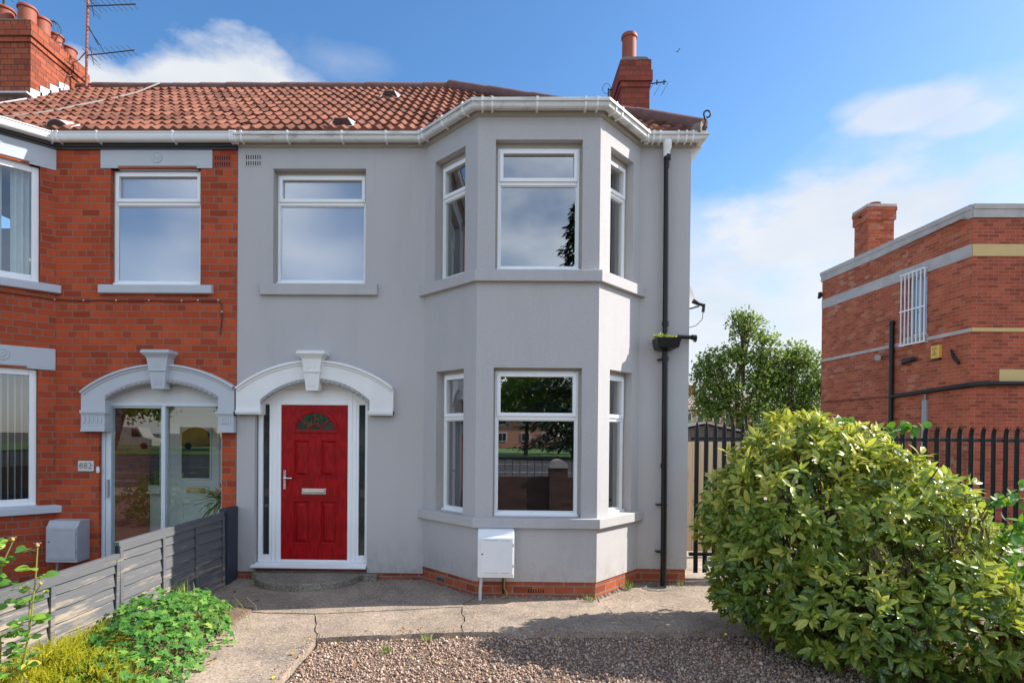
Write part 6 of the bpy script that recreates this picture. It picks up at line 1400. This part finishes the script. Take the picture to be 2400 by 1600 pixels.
# strap-leaved plant in the porch
pp = thing('porch_plant', (-3.62, .62, .1), 'spiky strap leaved pot plant inside the glazed porch', 'plant')
n = 110; a = rng.uniform(0, 6.28, n); d = np.stack([np.cos(a) * .5, np.sin(a) * .5, rng.uniform(.1, 1.6, n)], 1); s = rng.uniform(.28, .46, n)
v, f, ex = leaf_tpl(.09, .15, .9, ((.25, .9), (.5, 1.), (.8, .6))); inst_mesh('leaves', v, f, np.tile([-3.72, .50, .90], (n, 1)) + rng.normal(size=(n, 3)) * .015, basis(d, np.tile([0, 0, 1.], (n, 1)) + d * .3), np.stack([s, s, s], 1), rng.random(n), M['palm'], pp, extra=ex)
b = MB(); b.lathe([(0, .1), (.10, .1), (.13, .36), (.135, .38), (.11, .38), (.10, .34), (0, .34)], (-3.72, .50, 0), 20); b.build('pot', M['terracotta'], pp, smooth=True); b = MB(); b.tube([(-3.72, .50, .34), (-3.72, .50, .92)], .025, 8); b.build('trunk', M['twig'], pp)
# weeds growing out of the hopper
hw = thing('hopper_plants', (2.09, -.12, 3.06), 'little green and white plants growing in the black hopper on the downpipe', 'plant')
P = np.concatenate([rng.normal(size=(34, 3)) * np.array([.018, .02, .012]) + np.array([1.975, -.14, 3.085]), rng.normal(size=(24, 3)) * np.array([.022, .02, .012]) + np.array([2.085, -.15, 3.09]), rng.normal(size=(26, 3)) * np.array([.03, .02, .008]) + np.array([2.19, -.14, 3.075])])
foliage('leaves', P, rand_unit(len(P)) + np.array([0, -.2, .5]), rand_unit(len(P)) + np.array([0, -.3, .5]), .045, leaf_tpl(.5), M['laurel'], hw, np.clip(rng.random(len(P)) + .2, 0, 1))

# trees -------------------------------------------------------------------
def tree(name, label, cat, base, trunks, blobs, n, L, mat, k=5, group=None, inner=.6, seed=1):
    t_ = thing(name, base, label, cat, group); g = np.random.default_rng(seed); r = random.Random(seed)
    P, Dn = blob_shell(blobs, n, inner, g); b = MB()
    def grow(p, q, rad, lev):
        md = (p + q) / 2 + Vector((r.uniform(-1, 1), r.uniform(-1, 1), r.uniform(-.3, .6))) * (q - p).length * .08
        b.tube([p, md, q], [rad, rad * .75, rad * .5], 6, caps=False)
    for (bs, tp, rad) in trunks:
        bs, tp = Vector(bs), Vector(tp); grow(bs, tp, rad, 0)
    for bb in blobs:
        c = Vector(bb[:3]); best = min(trunks, key=lambda T: (Vector(T[1]) - c).length + abs(T[0][0] - c.x)); s0 = Vector(best[0]).lerp(Vector(best[1]), .55)
        grow(s0, c, best[2] * .55, 1)
        for j in range(9):
            a = r.uniform(0, 6.28); e = c + Vector((math.cos(a) * bb[3], math.sin(a) * bb[4], r.uniform(-.3, 1) * bb[5])) * .85; grow(s0.lerp(c, r.uniform(.3, 1)), e, best[2] * .22, 2)
    b.build('trunk', M['twig'], t_, smooth=True)
    Pp, Dd, Nn = whorls(P, Dn, k, L, 1.4, .1, g); Pp = Pp + g.normal(size=Pp.shape) * L * .7
    foliage('crown', Pp, Dd + g.normal(size=Dd.shape) * .4, Nn + g.normal(size=Nn.shape) * .5, L, leaf_tpl(.75, .12, .1, ((.3, .9), (.7, .8))), mat, t_, np.clip(g.normal(.5, .25, len(Pp)), 0, 1), g)
    return t_
tree('garden_tree', 'tall open green tree behind the shed, left of the brick building', 'tree', (12, 22, 0), [((12.2, 22, 0), (12.3, 22, 7.6), .13), ((12.2, 22, .2), (11.0, 22, 6.0), .09), ((12.9, 22.2, 0), (13.2, 22.3, 5.6), .08)],
     [(12.45, 22, 7.25, 1.0, .9, .75), (12.1, 22, 7.75, .6, .6, .5), (13.2, 22, 6.7, .7, .7, .35), (11.0, 22, 5.6, .95, 1.0, .75), (10.4, 22, 4.6, .95, .9, .9), (10.3, 22, 3.6, .8, .9, .8), (11.6, 22, 4.2, 1.2, 1.2, 1.1), (10.8, 22, 3.2, 1.0, 1.0, .8), (12.6, 22, 3.2, 1.5, 1.2, 1.2), (13.0, 22, 4.8, .9, 1.0, 1.0), (12.0, 22, 5.9, .9, .8, .8), (10.4, 22, 5.4, .7, .8, .6), (13.2, 22, 5.9, .8, .8, .6)], 2200, .14, M['tree_leaf'], 5, 'trees behind the houses', .85, 3)
tree('garden_tree', 'broad green tree reaching the brick building, right of the tall open tree', 'tree', (15, 22, 0), [((14.6, 22.5, 0), (14.9, 22.5, 5.6), .11), ((14.7, 22.5, 0), (15.7, 22.5, 5), .08)],
     [(14.8, 22.5, 6.0, 1.0, 1.0, .7), (15.5, 22.5, 5.6, 1.0, 1.0, .7), (14.5, 22.5, 4.9, 1.1, 1.0, .9), (15.6, 22.5, 4.2, 1.3, 1.1, 1.0), (14.6, 22.5, 3.3, 1.4, 1.1, 1.1), (16.4, 22.5, 4.6, .9, 1, 1.1), (15.9, 22.5, 2.8, 1.4, 1.1, 1.0), (13.8, 22.5, 5.4, .9, .9, .8), (13.9, 22.5, 4.2, 1.0, 1, 1.0)], 2200, .14, M['tree_leaf'], 5, 'trees behind the houses', .85, 4)
P, Dn = blob_shell([(11.4, 23, .8, 2.2, 1.0, 1.3), (14.5, 23, .9, 2.6, 1.0, 1.7), (17.5, 23, .9, 2.0, 1.0, 1.5)], 2200, .7); Pp, Dd, Nn = whorls(P, Dn, 4, .14, 1.2, .1)
hg = thing('overgrown_hedge', (14, 23, 0), 'dark overgrown hedge at the foot of the trees', 'hedge'); foliage('leaves', Pp, Dd, Nn, .15, leaf_tpl(.7), M['tree_leaf'], hg, np.clip(rng.normal(.35, .2, len(Pp)), 0, 1))
b = MB(); P, Dn = blob_shell([(7.3, 14, .9, 1.3, .8, 1.55)], 700, .6); Pp, Dd, Nn = whorls(P, Dn, 4, .1, 1.2, .1); hg = thing('garden_hedge', (7.3, 14, 0), 'small sunlit green hedge seen over the shed', 'hedge'); foliage('leaves', Pp, Dd, Nn, .10, leaf_tpl(.7), M['round_leaf'], hg)

# distant terrace
bk = plain('distant_brick', (.52, .26, .17), .9, .12, 3, 60, 0); sl_ = plain('distant_slate', (.30, .22, .18), .9, .15, 3, 60, 0); wh = plain('distant_white', (.72, .71, .70), .6, .05, 3, 60, 0)
base = None
for k in range(4):
    x = 19.5 + k * 4.6 if k else 19.5
    t_ = thing('terraced_house', (x, 60 + k * 0, 0), ['distant pale brick terrace house cut by the grey house edge', 'distant pale brick terrace house next right, with a red chimney', 'distant brick terrace house half hidden by the tall tree', 'distant brick terrace house behind the trees'][k], 'house', 'distant terrace houses')
    yo = 60; b = MB(); b.box(x, x + 4.55, yo, yo + 8, 0, 4.95); b.build('wall', bk, t_)
    b = MB(); b.prism([(yo - .3, 4.96), (yo + 8.3, 4.96), (yo + 4, 7.1)], 'X', x, x + 4.55); ro_ = b.build('roof', sl_, t_)
    b = MB(); b.box(x + 3.4, x + 4.3, yo + 3.4, yo + 4.4, 6.2, 8.0); b.build('chimney', plain('distant_chimney_brick', (.32, .09, .06), .9, .15, 3, 60, 0), ro_)
    for wx in (.5, 1.9, 3.3):
        b = MB(); b.box(x + wx, x + wx + .9, yo - .06, yo - .01, 2.9, 4.6); wo2 = b.build('window', wh, t_); b = MB(); b.box(x + wx + .12, x + wx + .78, yo - .08, yo - .061, 3.0, 4.5); b.build('pane', M['glass_dark'], wo2)

# a bird high up
b = MB(); c0 = Vector((14.8, 42, 33.9)); b.lathe([(0, -.12), (.03, -.08), (.04, 0), (.025, .08), (0, .12)], (0, 0, 0), 8, M4=Matrix.Translation(c0) @ Matrix.Rotation(R_(60), 4, 'Y'))
b.add([c0 + Vector(p) for p in ((-.05, 0, -.02), (.05, 0, .03), (.10, -.22, .10), (.16, -.3, .06))], [(0, 1, 2), (1, 3, 2)]); b.add([c0 + Vector(p) for p in ((-.05, 0, -.02), (.05, 0, .03), (.06, .22, .10), (.10, .3, .06))], [(0, 1, 2), (1, 3, 2)]); tag(b.build('bird', M['black_plastic']), 'tiny dark bird high in the blue sky right of the chimney', 'bird')

P, Dn = blob_shell([(-7.0, -4.4, .35, .75, .6, .7), (-6.2, -4.6, .2, .5, .5, .5)], 700, .5); Pp, Dd, Nn = whorls(P, Dn, 4, .08, 1.2, .2)
vb_ = thing('garden_bush', (-6.8, -4.5, 0), 'leafy bush in the next garden, mirrored in the porch glass', 'shrub'); foliage('leaves', Pp, Dd, Nn, .09, leaf_tpl(.5), M['round_leaf'], vb_)
# ------------------------------------------------------------------ across the road (seen mirrored in the windows)
b = MB(); b.quad((-90, -40, -.04), (90, -40, -.04), (90, -11.6, -.04), (-90, -11.6, -.04)); tag(b.build('road', M['asphalt']), kind='structure')
b = MB(); b.box(-90, 90, -11.6, -9.2, -.07, .03); tag(b.build('pavement', M['concrete']), kind='structure')
b = MB(); b.quad((-90, -72, .05), (90, -72, .05), (90, -40, .05), (-90, -40, .05)); b.quad((-90, -40, .05), (90, -40, .05), (90, -40, -.07), (-90, -40, -.07)); tag(b.build('grass', M['grass']), kind='structure')
b = MB(); b.box(-90, 90, -52, -50, .0, .06); tag(b.build('footpath', M['concrete']), kind='structure')
mk = MB()
for y in (-15, -19.5, -24, -32):
    for k in range(-12, 13): mk.box(k * 6.0, k * 6.0 + 4, y, y + .12, -.038, -.034)
tag(mk.build('road_markings', plain('road_paint', (.6, .6, .58), .8, .1, 3, 60, 0)), kind='structure')
gw = thing('garden_wall', (0, -8.1, 0), 'low brick front garden wall mirrored in the bay window', 'wall')
b = MB(); b.box(-1.4, 5.5, -8.25, -8.03, -.05, .86); b.build('brickwork', M['brick_shaded'], gw)
gpier = thing('gate_pier', (1.5, -8.15, 0), 'round topped gate pier mirrored in the lower bay window', 'pier')
b = MB(); b.box(1.28, 1.72, -8.36, -7.94, -.05, 1.08); b.build('pier_shaft', M['brick_shaded'], gpier); b = MB(); N = 12; b.prism([(1.5 + .23 * math.cos(math.pi * k / N), 1.081 + .20 * math.sin(math.pi * k / N)) for k in range(N + 1)], 'Y', -8.38, -7.92); b.build('pier_cap', M['concrete_band'], gpier)
gr = thing('guard_railing', (0, -11.3, 0), 'black roadside guard railing mirrored in the windows', 'railing')
b = MB()
for x in np.arange(-2.6, 9, .22): b.box(x - .007, x + .007, -11.31, -11.29, .15, 1.15)
b.box(-2.6, 9, -11.32, -11.28, 1.15, 1.19); b.box(-2.6, 9, -11.32, -11.28, .12, .15)
for x in np.arange(-2.6, 9.2, 2.2): b.box(x - .03, x + .03, -11.33, -11.27, 0, 1.25)
b.build('bars', M['black_metal'], gr)
def street_tree(x, y, h, sc, lab, seed):
    tree('street_tree', lab, 'tree', (x, y, 0), [((x, y, 0), (x + .3, y, h * .75), .22)], [(x, y, h * .62, sc * 1.0, sc, h * .26), (x + sc * .7, y, h * .5, sc * .8, sc * .8, h * .2), (x - sc * .7, y, h * .52, sc * .8, sc * .8, h * .2), (x + .2, y, h * .8, sc * .7, sc * .7, h * .18)], 1500, .34, M['tree_leaf_far'], 5, 'street trees across the road', .8, seed)
street_tree(2.6, -46, 9.0, 4.0, 'leafy street tree mirrored in the lower bay window', 11); street_tree(9.5, -49, 8.5, 3.6, 'street tree mirrored at the right of the lower bay window', 12)
street_tree(-9, -48, 8.5, 3.6, 'street tree mirrored in the left of the bay', 13); street_tree(-22, -50, 9, 4.0, 'street tree mirrored in the porch glass', 14); street_tree(-36, -47, 9.5, 4.2, 'street tree mirrored in the neighbouring bay window', 15); street_tree(24, -50, 9, 4, 'street tree far to the right across the road', 16)
cf = thing('conifer', (6.2, -41, 0), 'dark conifer mirrored in the upper bay window', 'tree')
b = MB(); b.tube([(6.2, -41, 0), (6.2, -41, 20)], [.25, .03], 8); b.build('trunk', M['twig'], cf)
n = 11000; t_ = rng.random(n) ** .6; z = 19.5 * (1 - t_) + 1.0; lay = .75 + .35 * np.sin(z * 4.2); rr_ = 5.0 * np.clip(1 - z / 20.6, 0, 1) ** .85 * lay * np.sqrt(rng.random(n)); a = rng.uniform(0, 6.28, n)
P = np.stack([6.2 + rr_ * np.cos(a), -41 + rr_ * np.sin(a), z - rr_ * .2], 1); D3 = np.stack([np.cos(a), np.sin(a), -.25 + 0 * a], 1) + rng.normal(size=(n, 3)) * .3; foliage('crown', P, D3, rand_unit(n) * .5 + np.array([0, 0, 1.]), .5, leaf_tpl(.35, .1, .2), M['conifer'], cf)
def van(x, y, c, label, L=5.2):
    t_ = thing('van', (x, y, .05), label, 'van')
    b = MB(); b.prism([(x - L / 2, .35), (x + L / 2, .35), (x + L / 2, 1.1), (x + L / 2 - .9, 1.35), (x + L / 2 - 1.5, 2.35), (x - L / 2, 2.45)], 'Y', y - .95, y + .95); b.build('body', plain('van_paint', c, .35, .05, 2, 60, 0), t_, bevel=.08)
    b = MB(); b.prism([(x + L / 2 - 2.2, 1.35), (x + L / 2 - 1.15, 1.35), (x + L / 2 - 1.6, 2.1), (x + L / 2 - 2.2, 2.15)], 'Y', y + .951, y + .96); b.build('side_window', M['glass_dark'], t_)
    for wx in (-L / 2 + .9, L / 2 - .9):
        b = MB(); b.lathe([(0, -.1), (.34, -.1), (.36, 0), (.34, .1), (0, .1)], (0, 0, 0), 18, M4=Matrix.Translation((x + wx, y + .9, .4)) @ Matrix.Rotation(R_(90), 4, 'X')); b.build('wheel', M['black_plastic'], t_)
van(11, -58, (.6, .6, .6), 'white van parked across the road, mirrored in the lower bay window'); van(-31, -55, (.7, .42, .05), 'yellow van mirrored in the right pane of the porch'); van(-38.5, -54, (.7, .68, .62), 'cream van mirrored in the left pane of the porch')
for k, (x, lab) in enumerate(((-30, 'house across the road mirrored in the porch'), (-14, 'house across the road left of the centre'), (2, 'house across the road mirrored in the lower bay window'), (18, 'house across the road on the right'))):
    t_ = thing('house_opposite', (x, -80, 0), lab, 'house', 'houses across the road')
    b = MB(); b.box(x - 7, x + 7, -90, -80, 0, 5.2); b.build('wall', bk if k != 1 else wh, t_); b = MB(); b.prism([(-91, 5.2), (-79.4, 5.2), (-85, 8)], 'X', x - 7.3, x + 7.3); b.build('roof', sl_, t_)
    for wx in (-5.4, -1.8, 1.6, 4.6):
        for z in (.9, 3.3): b = MB(); b.box(x + wx, x + wx + 1.3, -80.0, -79.93, z, z + 1.3); wq = b.build('window', wh, t_); b = MB(); b.box(x + wx + .12, x + wx + .6, -79.93, -79.91, z + .12, z + 1.18); b.box(x + wx + .7, x + wx + 1.18, -79.93, -79.91, z + .12, z + 1.18); b.build('pane', M['glass_dark'], wq)
